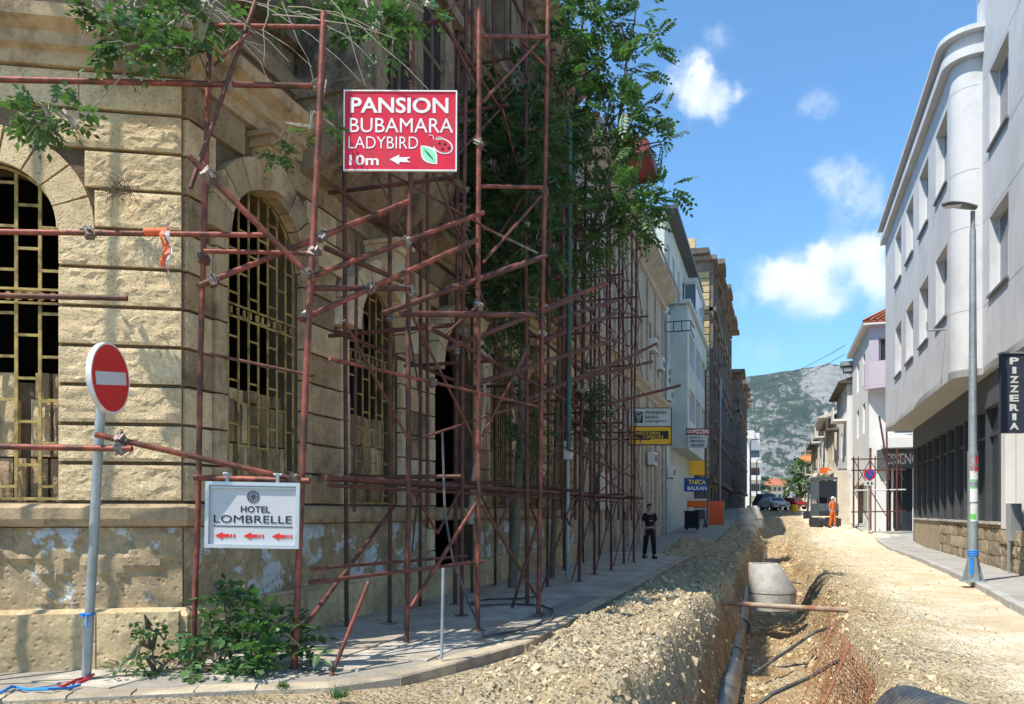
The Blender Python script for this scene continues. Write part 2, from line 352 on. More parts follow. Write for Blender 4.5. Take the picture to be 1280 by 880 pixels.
def wall(mb, fc, u0, u1, z0, z1, ops, depth=.3, w=0):
    """ops: (a,b,z0,z1,arch)"""
    us = sorted({u0, u1, *[o[0] for o in ops], *[o[1] for o in ops]}); zs = sorted({z0, z1, *[o[2] for o in ops], *[o[3] for o in ops]})
    us = [u for u in us if u0 <= u <= u1]; zs = [z for z in zs if z0 <= z <= z1]
    for i in range(len(us)-1):
        for j in range(len(zs)-1):
            cu, cz = (us[i]+us[i+1])/2, (zs[j]+zs[j+1])/2
            if any(o[0] < cu < o[1] and o[2] < cz < o[3] for o in ops): continue
            mb.quad(fc.p(us[i], zs[j], w), fc.p(us[i+1], zs[j], w), fc.p(us[i+1], zs[j+1], w), fc.p(us[i], zs[j+1], w))
    for o in ops:
        a, b, c, d = o[:4]; arch = len(o) > 4 and o[4]; hw = (b-a)/2; sp = d-hw if arch else d; W = w-depth
        mb.quad(fc.p(a, c, w), fc.p(a, sp, w), fc.p(a, sp, W), fc.p(a, c, W)); mb.quad(fc.p(b, c, w), fc.p(b, sp, w), fc.p(b, sp, W), fc.p(b, c, W))
        mb.quad(fc.p(a, c, w), fc.p(b, c, w), fc.p(b, c, W), fc.p(a, c, W))
        if arch:
            N = 20; cu = (a+b)/2
            P = [(cu-hw*cos(pi*k/N), sp+hw*sin(pi*k/N)) for k in range(N+1)]
            for k in range(N):
                (x0, y0), (x1, y1) = P[k], P[k+1]
                mb.quad(fc.p(x0, y0, w), fc.p(x1, y1, w), fc.p(x1, d, w), fc.p(x0, d, w))
                mb.quad(fc.p(x0, y0, w), fc.p(x1, y1, w), fc.p(x1, y1, W), fc.p(x0, y0, W))
        else: mb.quad(fc.p(a, d, w), fc.p(b, d, w), fc.p(b, d, W), fc.p(a, d, W))
    return mb
def window(parent, fc, a, b, c, d, w, mf, mg, mull=1, trans=0, fw=.06, t=.05):
    m = MB(); m.fbox(fc, a, a+fw, c, d, w-t, w); m.fbox(fc, b-fw, b, c, d, w-t, w); m.fbox(fc, a+fw, b-fw, c, c+fw, w-t, w); m.fbox(fc, a+fw, b-fw, d-fw, d, w-t, w)
    for k in range(mull):
        u = a+(b-a)*(k+1)/(mull+1); m.fbox(fc, u-fw/2, u+fw/2, c+fw, d-fw, w-t, w+.004)
    for k in range(trans):
        z = c+(d-c)*(k+1)/(trans+1.0)*(1.2 if trans == 1 else 1); m.fbox(fc, a+fw, b-fw, z-fw/2, z+fw/2, w-t, w+.002)
    f = m.build('window', mf, parent)
    g = MB(); g.fbox(fc, a+fw*.5, b-fw*.5, c+fw*.5, d-fw*.5, w-t*.7, w-t*.4); g.build('pane', mg, f); return f
def textmesh(s, w, h, bold=0, ext=.002, align='C', center=True):
    cu = bpy.data.curves.new('t', 'FONT'); cu.body = s; cu.size = 1; cu.offset = bold; cu.extrude = .01; cu.resolution_u = 3
    ob = bpy.data.objects.new('t', cu); COL.objects.link(ob)
    dg = bpy.context.evaluated_depsgraph_get(); me = bpy.data.meshes.new_from_object(ob.evaluated_get(dg))
    bpy.data.objects.remove(ob); xs = [v.co.x for v in me.vertices]; ys = [v.co.y for v in me.vertices]
    x0, x1, y0, y1 = min(xs), max(xs), min(ys), max(ys)
    sx = w/(x1-x0); sy = h/(y1-y0)
    for v in me.vertices:
        x, y, z = v.co; v.co = ((x-x0)*sx-(w/2 if center else 0), -ext*(1 if z > 0 else -.0)-.0, (y-y0)*sy-h/2)
    me.name = 'lettering'; me.update(); return me
def text(parent, s, x, z, w, h, m, bold=0, y=0, ext=.003, name='lettering'):
    """centre x,z in the parent's space; front towards -y"""
    me = textmesh(s, w, h, bold, ext); return put(name, me, m, parent, WORLD[parent] @ Matrix.Translation((x, y, z)))
def stone_mesh(rng, nx=4, nz=3, amp=.04, inset=.03, name='stone'):
    """unit block x 0..1, z 0..1, y 0(back)..1(front) with rock face"""
    vs = []; fs = []; off = Vector((rng.random()*99, rng.random()*99, 0))
    for j in range(nz+1):
        for i in range(nx+1):
            x, z = i/nx, j/nz; e = (i in (0, nx) or j in (0, nz))
            y = 1-(inset*4 if e else 0)+(0 if e else (noise.noise(Vector((x*3, z*2, 0))*1.7+off)+(.8*noise.noise(Vector((x*13, z*6, 0))+off*2)+.6*noise.noise(Vector((x*25, z*11, 0))+off*3) if nx > 12 else 0))*amp*12)
            jx = 0 if e else (rng.random()-.5)*.4/nx; jz = 0 if e else (rng.random()-.5)*.4/nz
            vs.append((x+jx, y, z+jz))
    W = nx+1
    for j in range(nz):
        for i in range(nx): fs.append((j*W+i, (j+1)*W+i, (j+1)*W+i+1, j*W+i+1))
    b = len(vs); vs += [(0, 0, 0), (1, 0, 0), (1, 0, 1), (0, 0, 1)]
    bot = [i for i in range(W)]; top = [nz*W+i for i in range(W)]; lf = [j*W for j in range(nz+1)]; rt = [j*W+nx for j in range(nz+1)]
    fs.append(tuple([b]+bot+[b+1])); fs.append(tuple([b+2]+top[::-1]+[b+3]))
    fs.append(tuple([b+3]+lf[::-1]+[b])); fs.append(tuple([b+1]+rt+[b+2]))
    me = bpy.data.meshes.new(name); me.from_pydata(vs, [], fs); me.update(); return me
rs = random.Random(3)

# ------------------------------------------------------------------ terrain
def grade(y): return 0 if y < 38 else .034*(min(y, 95)-38)
def sm(t): t = max(0, min(1, t)); return t*t*(3-2*t)
def hgt(x, y):
    n1 = noise.noise(Vector((x*.7, y*.7, 0))); n2 = noise.noise(Vector((x*2.3, y*2.3, 5))); n3 = noise.noise(Vector((x*7, y*7, 9))); n4 = noise.noise(Vector((x*15, y*13, 4)))
    z = grade(y)
    if y < 78:
        top = .02*n1+.012*n2
        # bank of spoil along the left edge of the trench
        lb = sm((x+2.75)/.9)*(1-sm((x+1.05)/.5))
        env = sm((y-3)/3)*(.27+.18*noise.noise(Vector((.3, y*.45, 2)))+.14*sm((16-y)/6))
        top += lb*env + (sm((x+2.7)/.3)*(1-sm((x+.9)/.5)))*(n2*.08+n3*.06+n4*.035)
        # loose heap on the far pavement side
        top += .55*exp(-(((x+3.0)/.9)**2+((y-31)/2.6)**2))*(1+.5*n2)
        # gravel ridge on the right edge
        rb = sm((x-.9)/.5)*(1-sm((x-1.9)/1.2)); top += rb*(.06+.05*n2+.04*n3+.015*n4)
        top += .45*exp(-(((x-3.6)/2.2)**2+((y-46)/2.4)**2))*(1+.6*n2)
        top += .25*exp(-(((x-.6)/1.6)**2+((y-60)/6)**2))*(1+.6*n2)
        cx = .02+.12*noise.noise(Vector((0, y*.22, 7)))
        wl = 1.0+.16*n1+.10*n2; wr = 1.12+.25*noise.noise(Vector((4, y*.35, 1)))+.08*n2+.2*sm((y-10)/6)
        wb = .5
        ax = cx-x if x < cx else x-cx; wt = wl if x < cx else wr
        t = sm((ax-wb)/(wt-wb)) if ax > wb else 0
        fill = sm((y-22)/12)*.45
        bot = -1.12+fill+.07*n2+.03*n3+.10*(x > 0)*sm((x-.1)/.5)
        end = sm((y-52)/7)
        dep = (1-t)*(1-end)
        wv = top*(1-dep)+bot*dep
        if 0 < t < 1: wv += (n3*.14+n2*.09+n4*.10)*min(1, 4*t*(1-t))
        z += wv
    return z
ys = [-450, -60, -10, 0, 2, 3, 3.8]; y = 4.2
while y < 80: ys.append(y); y += max(.055, y*.0068)
ys += [84, 90, 100, 120, 160, 240, 400, 800, 1600, 3000]
xs = [-3200, -900, -200, -60, -20, -10, -6, -4]; x = -3.4
while x < 2.6: xs.append(x); x += .055
while x < 7.4: xs.append(x); x += .16
xs += [9, 14, 30, 80, 250, 900, 3200]
vs = [(x, y, hgt(x, y) if x > -3.5 and 3.5 < y < 80 and x < 8 else grade(y)) for y in ys for x in xs]
W = len(xs); fs = [(j*W+i, j*W+i+1, (j+1)*W+i+1, (j+1)*W+i) for j in range(len(ys)-1) for i in range(W-1)]
me = bpy.data.meshes.new('ground'); me.from_pydata(vs, [], fs); me.update(); me.polygons.foreach_set('use_smooth', [True]*len(fs))
struct(put('ground', me, M_ground))

# loose stones
def stones(name, label, n, xr, yr, sr, m, seed, dens=None, flat=.65):
    rng = random.Random(seed); mb = MB()
    base = [Vector(v) for v in ((1, 0, 0), (-1, 0, 0), (0, 1, 0), (0, -1, 0), (0, 0, 1), (0, 0, -1))]
    F8 = [(0, 2, 4), (2, 1, 4), (1, 3, 4), (3, 0, 4), (2, 0, 5), (1, 2, 5), (3, 1, 5), (0, 3, 5)]
    C8 = [Vector((i, j, k)) for k in (-1, 1) for i, j in ((-1, -1), (1, -1), (1, 1), (-1, 1))]
    FC = [(0, 3, 2, 1), (4, 5, 6, 7), (0, 1, 5, 4), (1, 2, 6, 5), (2, 3, 7, 6), (3, 0, 4, 7)]
    for _ in range(n):
        y = yr[0]*exp(rng.random()*log(yr[1]/yr[0])); x = rng.uniform(*xr)
        if dens and rng.random() > dens(x, y): continue
        s = sr[0]*(sr[1]/sr[0])**(rng.random()**3)*(.7+.03*y)
        e = Euler((rng.random()*6, rng.random()*6, rng.random()*6)).to_matrix()
        c = Vector((x, y, hgt(x, y)+s*.15))
        if rng.random() < .5: bs, ff = base, F8
        else: bs, ff = C8, FC
        sc = Vector((1, .55+rng.random()*.4, .4+rng.random()*.3))*(s if bs is base else s*.6)
        mb.add([c+Vector((1, 1, flat)) * (e @ Vector([b[i]*sc[i]*(.75+.5*rng.random()) for i in range(3)])) if False else c+(e @ Vector([b[i]*sc[i]*(.75+.5*rng.random()) for i in range(3)])) for b in bs], ff)
    return tag(mb.build(name, m), label, 'rubble', kind='stuff')
def heap(x, y): return 1 if x > -2.6 or abs(y-31) < 3.2 else 0
def bank(x, y): return 1 if x < -.8 else (.8 if x < 2.0 else (.35 if x < 2.8 else .10))
stones('loose_gravel', 'pale limestone gravel strewn over the dug up road', 42000, (-2.6, 4.2), (4.6, 60), (.008, .030), M_gravel, 1, bank)
stones('broken_rubble', 'coarser grey brown rubble heaped beside the trench', 4200, (-3.6, -.8), (4.8, 50), (.018, .075), M_rubble, 2, heap)
stones('trench_stones', 'stones fallen into the open trench', 2200, (-.9, 1.5), (5, 50), (.02, .08), M_gravel, 5)

# ------------------------------------------------------------------ left pavement
edge = [gp(-60, 879, .03), gp(0, 876, .03), gp(165, 868, .04), gp(320, 861, .05), gp(420, 857, .06), gp(500, 846, .08), gp(570, 828, .1), gp(655, 804, .12), gp(697, 783, .12)]
edge = [Vector((e.x, e.y, e.z)) for e in edge]+[Vector((-2.64, 14, .12)), Vector((-2.62, 20, .12)), Vector((-2.6, 30, .12)), Vector((-2.6, 45, .12+grade(45))), Vector((-2.6, 60, .12+grade(60))), Vector((-2.6, 95, .12+grade(95)))]
mb = MB()
for a, b in zip(edge[:-1], edge[1:]):
    ia = Vector((-12, a.y, a.z)) if a.y > 5 else Vector((-12, a.y, 0)); ib = Vector((-12, b.y, b.z))
    dz = Vector((0, 0, -.012))
    mb.quad(a+dz, b+dz, ib+dz, ia+dz)
    mb.quad(a+dz, a-Vector((0, 0, .5)), b-Vector((0, 0, .5)), b+dz)
struct(mb.build('pavement', M_paveb))
# kerb stones
kr = struct(thing('kerb', None, None))
def kerb(parent, pts, length, wd=.22, h=.2, side=1, ymax=60, m=M_kerb, gap=.015):
    rng = random.Random(11)
    for a, b in zip(pts[:-1], pts[1:]):
        L = (b-a).length; n = max(1, round(L/length)); d = (b-a)/n
        if a.y > ymax: break
        for k in range(n):
            p = a+d*k; q = p+d*(1-gap/d.length); nn = Vector((-d.y, d.x, 0)).normalized()*side
            up = Vector((0, 0, rng.uniform(.0, .014))); dn = Vector((0, 0, -h)); j = nn*rng.uniform(-.012, .012)
            m_ = MB(); c = .018; Z = Vector((0, 0, c))
            o0, o1 = p+j+up, q+j+up
            ring = [(o0, 0), (o1, 0)]
            pr = [(0, -h), (0, -c), (c, 0), (wd, 0), (wd, -h)]
            vs = [e+nn*w+Vector((0, 0, z)) for e in (o0, o1) for (w, z) in pr]
            m_.add(vs, [(0, 1, 2, 3, 4), (9, 8, 7, 6, 5)]+[(i, 5+i, 5+(i+1) % 5, (i+1) % 5) for i in range(5)])
            m_.build('kerb_stone', m, parent)
kerb(kr, edge[:12], .62, side=1)
# paving slabs
def inside(x, y):
    c = False; P = [(e.x-.28, e.y+.05) for e in edge]+[(-5.95, 95), (-5.95, 6.9), (-7.6, 5.9)]
    for (x1, y1), (x2, y2) in zip(P, P[1:]+P[:1]):
        if (y1 > y) != (y2 > y) and x < (x2-x1)*(y-y1)/(y2-y1)+x1: c = not c
    return c
pv = bpy.data.objects['pavement']
slab = MB()
c = .008; slab.add([(-.5, -.5, -1), (.5, -.5, -1), (.5, .5, -1), (-.5, .5, -1), (-.5, -.5, -.12), (.5, -.5, -.12), (.5, .5, -.12), (-.5, .5, -.12), (-.49, -.49, 0), (.49, -.49, 0), (.49, .49, 0), (-.49, .49, 0)],
    [(0, 1, 5, 4), (1, 2, 6, 5), (2, 3, 7, 6), (3, 0, 4, 7), (4, 5, 9, 8), (5, 6, 10, 9), (6, 7, 11, 10), (7, 4, 8, 11), (8, 9, 10, 11)])
slabm = slab.mesh('paving_slab'); nsl = 0
def edge_z(y):
    for a, b in zip(edge[:-1], edge[1:]):
        if a.y <= y <= b.y: return a.z+(b.z-a.z)*(y-a.y)/max(1e-6, b.y-a.y)
    return .12
sy = 5.4
while sy < 30 and nsl < 292:
    for i in range(9):
        sx = -3.12-.46*i+(.0 if int(sy/.6) % 2 else .0)
        if all(inside(sx+a*.2, sy+b*.28) for a in (-1, 1) for b in (-1, 1)):
            M = Matrix.Translation((sx, sy, edge_z(sy)+rs.uniform(-.004, .004))) @ Euler((rs.uniform(-.006, .006), rs.uniform(-.008, .008), rs.uniform(-.006, .006))).to_matrix().to_4x4() @ Matrix.Diagonal((.45, .59, .03, 1))
            put('paving_slab', slabm, M_pave, pv, M); nsl += 1
    sy += .6
# ------------------------------------------------------------------ right pavement
re = [Vector((x, y, .12+grade(y))) for x, y in ((3.0, 6), (3.45, 10.5), (3.75, 14.4), (4.05, 18), (4.3, 22), (4.6, 29), (4.8, 38), (4.97, 46), (5.2, 60), (5.4, 95))]
mb = MB()
for a, b in zip(re[:-1], re[1:]):
    mb.quad(b, a, Vector((12, a.y, a.z)), Vector((12, b.y, b.z)))
struct(mb.build('pavement', mat('concrete_pavement', (.36, .345, .315), .85, .12, 2, .4, 50, stain=(.25, .235, .21), stain_amt=.4, stain_scale=.8, coords='World')))
kr2 = struct(thing('kerb', None, None))
kerb(kr2, [e+Vector((-.02, 0, .004)) for e in re[:9]], .9, wd=.14, side=-1, m=mat('concrete_kerb', (.44, .43, .40), .85, .15, 4, .5, 40, rand=.15, coords='World'))
# ------------------------------------------------------------------ corner building (derelict stone bank)
XF = -5.8; C0 = Vector((XF, 6.82, 0)); FA = Face(C0, (-.89, -.456, 0), (.456, -.89, 0)); FB = Face((XF, 0, 0), (0, 1, 0), (1, 0, 0))
CB = thing('derelict_building', 'derelict two faced stone corner building with arched grilled windows behind the scaffolding', 'building', C0)
SILL = 1.72; CH = .397; HB = 14.6; YE = 24.2
opA = [(1.18, 2.52, SILL, 5.14, True)]
WB = [(7.42, 8.92, SILL, 5.42, True), (10.1, 11.8, SILL, 5.05, True), (13.15, 15.25, .14, 5.2, True), (16.1, 17.4, SILL, 5.15, True), (18.7, 20.0, SILL, 5.15, True), (21.3, 22.6, SILL, 5.15, True)]
mb = MB(); wall(mb, FA, 0, 6, 0, 6.6, opA, .42); wall(mb, FB, 6.82, YE, 0, 6.6, WB, .42)
mb.build('wall', M_mortar, CB)
# upper storey
UP = [(a, b, 7.6, 10.6, False) for a, b in ((7.6, 8.7), (10.3, 11.5), (13.6, 14.8), (16.2, 17.3), (18.8, 19.9), (21.4, 22.5))]+[(a, b, 11.6, 13.6, False) for a, b in ((7.6, 8.7), (10.3, 11.5), (13.6, 14.8), (16.2, 17.3), (18.8, 19.9), (21.4, 22.5))]
mb = MB(); wall(mb, FA, 0, 6, 6.6, HB, [(1.2, 2.5, 7.6, 10.6, False), (1.2, 2.5, 11.6, 13.6)], .4, -.02); wall(mb, FB, 6.82, YE, 6.6, HB, UP, .4, -.02)
mb.build('upper_wall', M_oldB, CB)
# shell that keeps the rooms dark: floor slabs, back and far walls
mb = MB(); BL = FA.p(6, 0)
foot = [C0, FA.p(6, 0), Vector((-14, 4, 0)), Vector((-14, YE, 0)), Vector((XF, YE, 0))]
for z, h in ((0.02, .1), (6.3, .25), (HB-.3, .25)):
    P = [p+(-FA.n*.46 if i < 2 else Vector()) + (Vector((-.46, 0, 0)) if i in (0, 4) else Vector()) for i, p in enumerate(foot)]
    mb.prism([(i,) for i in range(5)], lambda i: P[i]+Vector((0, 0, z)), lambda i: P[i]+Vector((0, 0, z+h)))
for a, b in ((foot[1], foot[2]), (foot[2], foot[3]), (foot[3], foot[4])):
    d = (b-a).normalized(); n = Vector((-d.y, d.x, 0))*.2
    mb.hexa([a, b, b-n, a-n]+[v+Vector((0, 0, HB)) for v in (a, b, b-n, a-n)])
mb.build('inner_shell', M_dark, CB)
# cornices and string courses: profile swept along both faces
def cornice(parent, prof, m, name, uA=6.0, y1=YE, mitre=True):
    """prof: (outward, z)"""
    mb = MB(); n = len(prof)
    # mitre direction at the obtuse corner
    bis = (FA.n+FB.n); bis /= bis.dot(FB.n)
    secs = [[FA.p(uA, z, w) for w, z in prof], [C0+bis*w+Vector((0, 0, z)) for w, z in prof], [FB.p(y1, z, w) for w, z in prof]]
    vs = [v for s_ in secs for v in s_]
    fs = [(i*n+k, i*n+k+1, (i+1)*n+k+1, (i+1)*n+k) for i in range(2) for k in range(n-1)]+[tuple(range(n)), tuple(range(2*n, 3*n))[::-1]]
    mb.add(vs, fs); return mb.build(name, m, parent)
cornice(CB, [(-.05, .0), (.10, .0), (.12, .56), (.06, .64), (-.05, .64)], M_plinth, 'plinth_backing')
cornice(CB, [(-.05, 1.46), (.10, 1.48), (.13, 1.55), (.13, 1.66), (.09, 1.70), (-.05, 1.71)], M_smooth, 'sill_course')
cornice(CB, [(-.05, 6.08), (.08, 6.10), (.10, 6.22), (.17, 6.26), (.17, 6.38), (.30, 6.46), (.32, 6.58), (.20, 6.64), (-.05, 6.66)], M_smooth, 'cornice')
cornice(CB, [(-.05, 6.92), (.05, 6.92), (.07, 7.12), (.02, 7.16), (-.05, 7.18)], M_oldB, 'string_course')
cornice(CB, [(-.05, 10.95), (.10, 11.0), (.15, 11.1), (.30, 11.2), (.30, 11.3), (-.05, 11.36)], M_oldB, 'cornice')
cornice(CB, [(-.05, 14.2), (.15, 14.25), (.3, 14.4), (.6, 14.6), (.62, 14.75), (-.05, 14.85)], M_oldB, 'cornice')
# dado render between plinth and sill
mb = MB()
def dado(fc, u0, u1, seed):
    nx = max(2, int((u1-u0)/.07)); nz = 11
    P = []
    for j in range(nz+1):
        for i in range(nx+1):
            u = u0+(u1-u0)*i/nx; z = .62+(1.46-.62)*j/nz; e = i in (0, nx) or j in (0, nz)
            k = noise.noise(Vector((u*2.2+seed, z*3.0, seed)))+.4*noise.noise(Vector((u*9, z*9, seed)))
            P.append(fc.p(u, z, .012+(0 if e else (.035 if k > .05 else 0)+.012*noise.noise(Vector((u*16, z*16, 3))))))
    W = nx+1; mb.add(P, [(j*W+i, j*W+i+1, (j+1)*W+i+1, (j+1)*W+i) for j in range(nz) for i in range(nx)])
dado(FA, 0, 6, 1); dado(FB, 6.82, 13.2, 4); dado(FB, 15.2, YE, 8)
mb.build('dado_render', M_render, CB)
# plinth blocks
def plinth(fc, u0, u1, seed):
    rng = random.Random(seed); u = u0
    while u < u1-.2:
        L = min(rng.uniform(.75, 1.05), u1-u); 
        M = fc.mat(u+.006, .0, .02) @ Matrix.Diagonal((L-.012, .14, .60+rng.uniform(-.012, .012), 1))
        put('plinth_block', stone_mesh(rng, 8, 6, .012, .02, 'plinth_block'), M_plinth, CB, M); u += L
plinth(FA, 0.0, 6, 1); plinth(FB, 6.95, 13.2, 2); plinth(FB, 15.3, YE, 3)
# rusticated blocks
variants = [stone_mesh(rs, 4, 3, .020, .03) for _ in range(10)]
def stone_row(fc, u0, u1, z0, z1, fine, mt, rng, proud=.06):
    if u1-u0 < .06: return
    L = u1-u0; n = max(1, round(L/ (1.0 if fine else .85))); cuts = [u0+L*k/n+(rng.uniform(-.1, .1) if 0 < k < n else 0) for k in range(n+1)]
    for a, b in zip(cuts, cuts[1:]):
        gj = .040 if fine else .032; M = fc.mat(a+.005, z0+gj/2, 0) @ Matrix.Diagonal((b-a-.010, proud, z1-z0-gj, 1))
        if fine: me = stone_mesh(rng, 26, 11, .017, .028)
        else: me = rng.choice(variants)
        put('stone', me, mt, CB, M)
rng = random.Random(5)
HWX = .30
for k in range(11):
    z0 = SILL+CH*k; z1 = z0+CH
    if z1 > 6.1: z1 = 6.08
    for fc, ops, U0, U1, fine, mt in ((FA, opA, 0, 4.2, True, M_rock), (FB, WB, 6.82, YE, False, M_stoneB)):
        segs = []; u = U0
        for (a, b, c, d, _) in ops:
            hw = (b-a)/2; cu = (a+b)/2; sp = d-hw; ring = .34
            zm = (z0+z1)/2
            if z0 >= sp+hw+ring: continue
            if zm < sp: h = hw+(0 if fc is FA else .20)
            else:
                r = hw+ring; h = sqrt(max(0, r*r-(max(z0, sp)-sp)**2))
            if fc is FA: h += 0 if zm > sp else .0
            segs.append((u, cu-h)); u = cu+h
        segs.append((u, U1))
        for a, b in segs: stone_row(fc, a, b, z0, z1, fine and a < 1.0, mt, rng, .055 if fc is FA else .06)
# voussoirs, keystones, jambs
def arch_ring(fc, op, ring, proud, m, key=True, n=9, keyp=.16, jamb=0, keytop=.5):
    a, b, c, d = op[:4]; hw = (b-a)/2; cu = (a+b)/2; sp = d-hw
    for k in range(n):
        mid = k == n//2
        a0 = pi*k/n+.012; a1 = pi*(k+1)/n-.012; pr = proud+(keyp if (mid and key) else rs.uniform(0, .015))
        ro = hw+ring+(.16 if (mid and key) else 0)
        mm = MB(); S = 3; P = []
        for w in (-.02, pr):
            for rr in (hw-.015, ro):
                for s_ in range(S+1):
                    t_ = a0+(a1-a0)*s_/S; P.append(fc.p(cu-rr*cos(t_), sp+rr*sin(t_), w))
        q = S+1
        def I(w, r, s_): return w*2*q+r*q+s_
        fs = []
        for s_ in range(S):
            fs += [(I(1, 0, s_), I(1, 1, s_), I(1, 1, s_+1), I(1, 0, s_+1)), (I(0, 1, s_), I(1, 1, s_), I(1, 1, s_+1), I(0, 1, s_+1)), (I(0, 0, s_), I(1, 0, s_), I(1, 0, s_+1), I(0, 0, s_+1))]
        fs += [(I(0, 0, 0), I(0, 1, 0), I(1, 1, 0), I(1, 0, 0)), (I(0, 0, S), I(0, 1, S), I(1, 1, S), I(1, 0, S))]
        mm.add(P, fs); mm.build('keystone' if mid and key else 'voussoir', m, CB)
    if key:
        w0 = .24; zt = sp+hw+ring+.12
        mm = MB(); mm.fbox(fc, cu-w0, cu+w0, zt, zt+.10, 0, proud+keyp+.06); mm.fbox(fc, cu-w0-.05, cu+w0+.05, zt+.102, zt+.16, 0, proud+keyp+.12)
        mm.build('keystone_cap', m, CB)
    if jamb:
        z = c
        while z < sp-.05:
            z2 = min(z+CH, sp)
            for s_ in (-1, 1):
                u = cu+s_*hw; mm = MB(); x0, x1 = sorted((u, u+s_*(.2-.008))); mm.fbox(fc, x0, x1, z+.012, z2-.012, -.01, jamb+rs.uniform(-.01, .01)); mm.build('jamb_stone', m, CB)
            z = z2
arch_ring(FA, opA[0], .34, .045, M_rock, key=False, n=9)
for i, op in enumerate(WB): arch_ring(FB, op, .34, .26 if i in (1, 2) else .12, M_pale if i in (1, 2) else M_smooth, key=True, n=9, keyp=.20 if i in (1, 2) else .12, jamb=.09)
# infill and grilles behind the arches
def infill(fc, op, ztop, seed):
    rng = random.Random(seed); a, b, c = op[:3]
    mm = MB(); mm.fbox(fc, a, b, c, ztop-.05, -.41, -.34); mm.build('infill_backing', M_mortar, CB)
    z = c
    while z < ztop-.1:
        h = min(rng.uniform(.42, .75), ztop-z+.05); u = a
        while u < b-.02:
            L = min(rng.uniform(.12, .21), b-u)
            if b-u-L < .08: L = b-u
            if rng.random() < .93:
                M = fc.mat(u+.01, z+.008, -.35) @ Matrix.Diagonal((L-.025, .08+rng.random()*.12, h-.02, 1)); put('infill_stone', rng.choice(variants), M_infill, CB, M)
            u += L
        z += h
def grille(fc, op, m, nv, rung, band=None, r=.013, w=-.10):
    a, b, c, d = op[:4]; hw = (b-a)/2; cu = (a+b)/2; sp = d-hw
    g = put('window_grille', MB().fbox(fc, a+.01, b-.01, c+.02, c+.05, w-.015, w+.015).mesh('rail'), m, CB)
    # frame following the arch
    P = [fc.p(a+.02, c+.03, w)]+[fc.p(cu-(hw-.02)*cos(pi*k/16), sp+(hw-.02)*sin(pi*k/16), w) for k in range(17)]+[fc.p(b-.02, c+.03, w)]
    MB().path(P, r*1.3, 4).build('grille_frame', m, g)
    us = [a+(b-a)*(k+1)/(nv+1) for k in range(nv)]
    for u in us:
        top = sp+sqrt(max(0, (hw-.02)**2-(u-cu)**2)); mm = MB(); mm.fbox(fc, u-r, u+r, c+.05, top, w-r*.6, w+r*.6); mm.build('grille_bar', m, g)
    mm = MB(); full = [a+.02]+us+[b-.02]
    for i, (u, v) in enumerate(zip(full, full[1:])):
        z = c+.16+(rung*.5 if i % 2 else 0)
        while z < d:
            ua = min(abs(u-cu), abs(v-cu)) if (u-cu)*(v-cu) > 0 else max(abs(u-cu), abs(v-cu))
            if z < sp+sqrt(max(0, hw*hw-max(abs(u-cu), abs(v-cu))**2))-.02: mm.fbox(fc, u+r, v-r, z-r*.9, z+r*.9, w-r*.5, w+r*.5)
            z += rung
    if band:
        for z in (band, band+.14): mm.fbox(fc, a+.02, b-.02, z-.012, z+.012, w+r, w+r*2.2)
        for q in range(12):
            u = a+.04+(b-a-.08)*(q+.5)/12; mm.fbox(fc, u-.02, u+.02, band+.03, band+.11, w+r, w+r*2)
    tag(mm.build('grille_rungs', m, g), kind='stuff')
infill(FA, opA[0], 3.02, 1); grille(FA, opA[0], M_iron, 5, .44, band=3.74, r=.016)
for i, op in enumerate(WB):
    if i == 2: continue
    infill(FB, op, 3.05, 20+i); grille(FB, op, M_iron, 7, .5, band=3.85 if i < 2 else None, r=.013, w=-.05)
# door leaf deep in the portal
mm = MB(); mm.fbox(FB, 13.0, 15.4, .14, 5.2, -1.60, -1.56); dl = mm.build('door', mat('dark_wooden_door', (.045, .035, .028), .7, .3, 5, .4, 40), CB)
for k in range(4):
    mm = MB(); mm.fbox(FB, 13.5+.02+(k % 2)*.78, 13.5+.66+(k % 2)*.78, .4+(k//2)*1.3, 1.5+(k//2)*1.3, -1.56, -1.53); mm.build('door_panel', MATS['dark_wooden_door'], dl)
# projecting bay (oriel) over the second window
mm = MB(); prof = [(0, 5.95), (.25, 6.0), (.45, 6.15), (.70, 6.42), (.88, 6.7), (.92, 6.85), (.92, 9.4), (0, 9.4)]
mm.prism(prof, lambda w, z: FB.p(8.9, z, w), lambda w, z: FB.p(12.1, z, w)); mm.build('oriel', M_oldB, CB)
for z, w, h in ((6.88, 1.0, .12), (9.4, 1.08, .18)):
    mm = MB(); mm.fbox(FB, 8.84, 12.16, z, z+h, 0, w); mm.build('oriel_cornice', M_oldB, CB)
for u in (9.35, 10.5, 11.6):
    mm = MB(); mm.fbox(FB, u-.14, u+.14, 7.02, 9.38, .90, .99); mm.build('pilaster', M_oldB, CB)
for u in (9.93, 11.05):
    mm = MB(); mm.fbox(FB, u-.36, u+.36, 7.25, 9.1, .915, .93); ow = mm.build('oriel_window', M_dark, CB); mm = MB(); mm.fbox(FB, u-.02, u+.02, 7.25, 9.1, .931, .96); mm.fbox(FB, u-.36, u+.36, 8.4, 8.46, .931, .955); mm.build('window_frame', M_bark, ow)
for u in (9.1, 13.0, 15.6, 18.1, 20.7, 23.3):
    mm = MB(); mm.fbox(FB, u-.16, u+.16, 7.2, 10.9, 0, .12); mm.build('pilaster', M_oldB, CB)
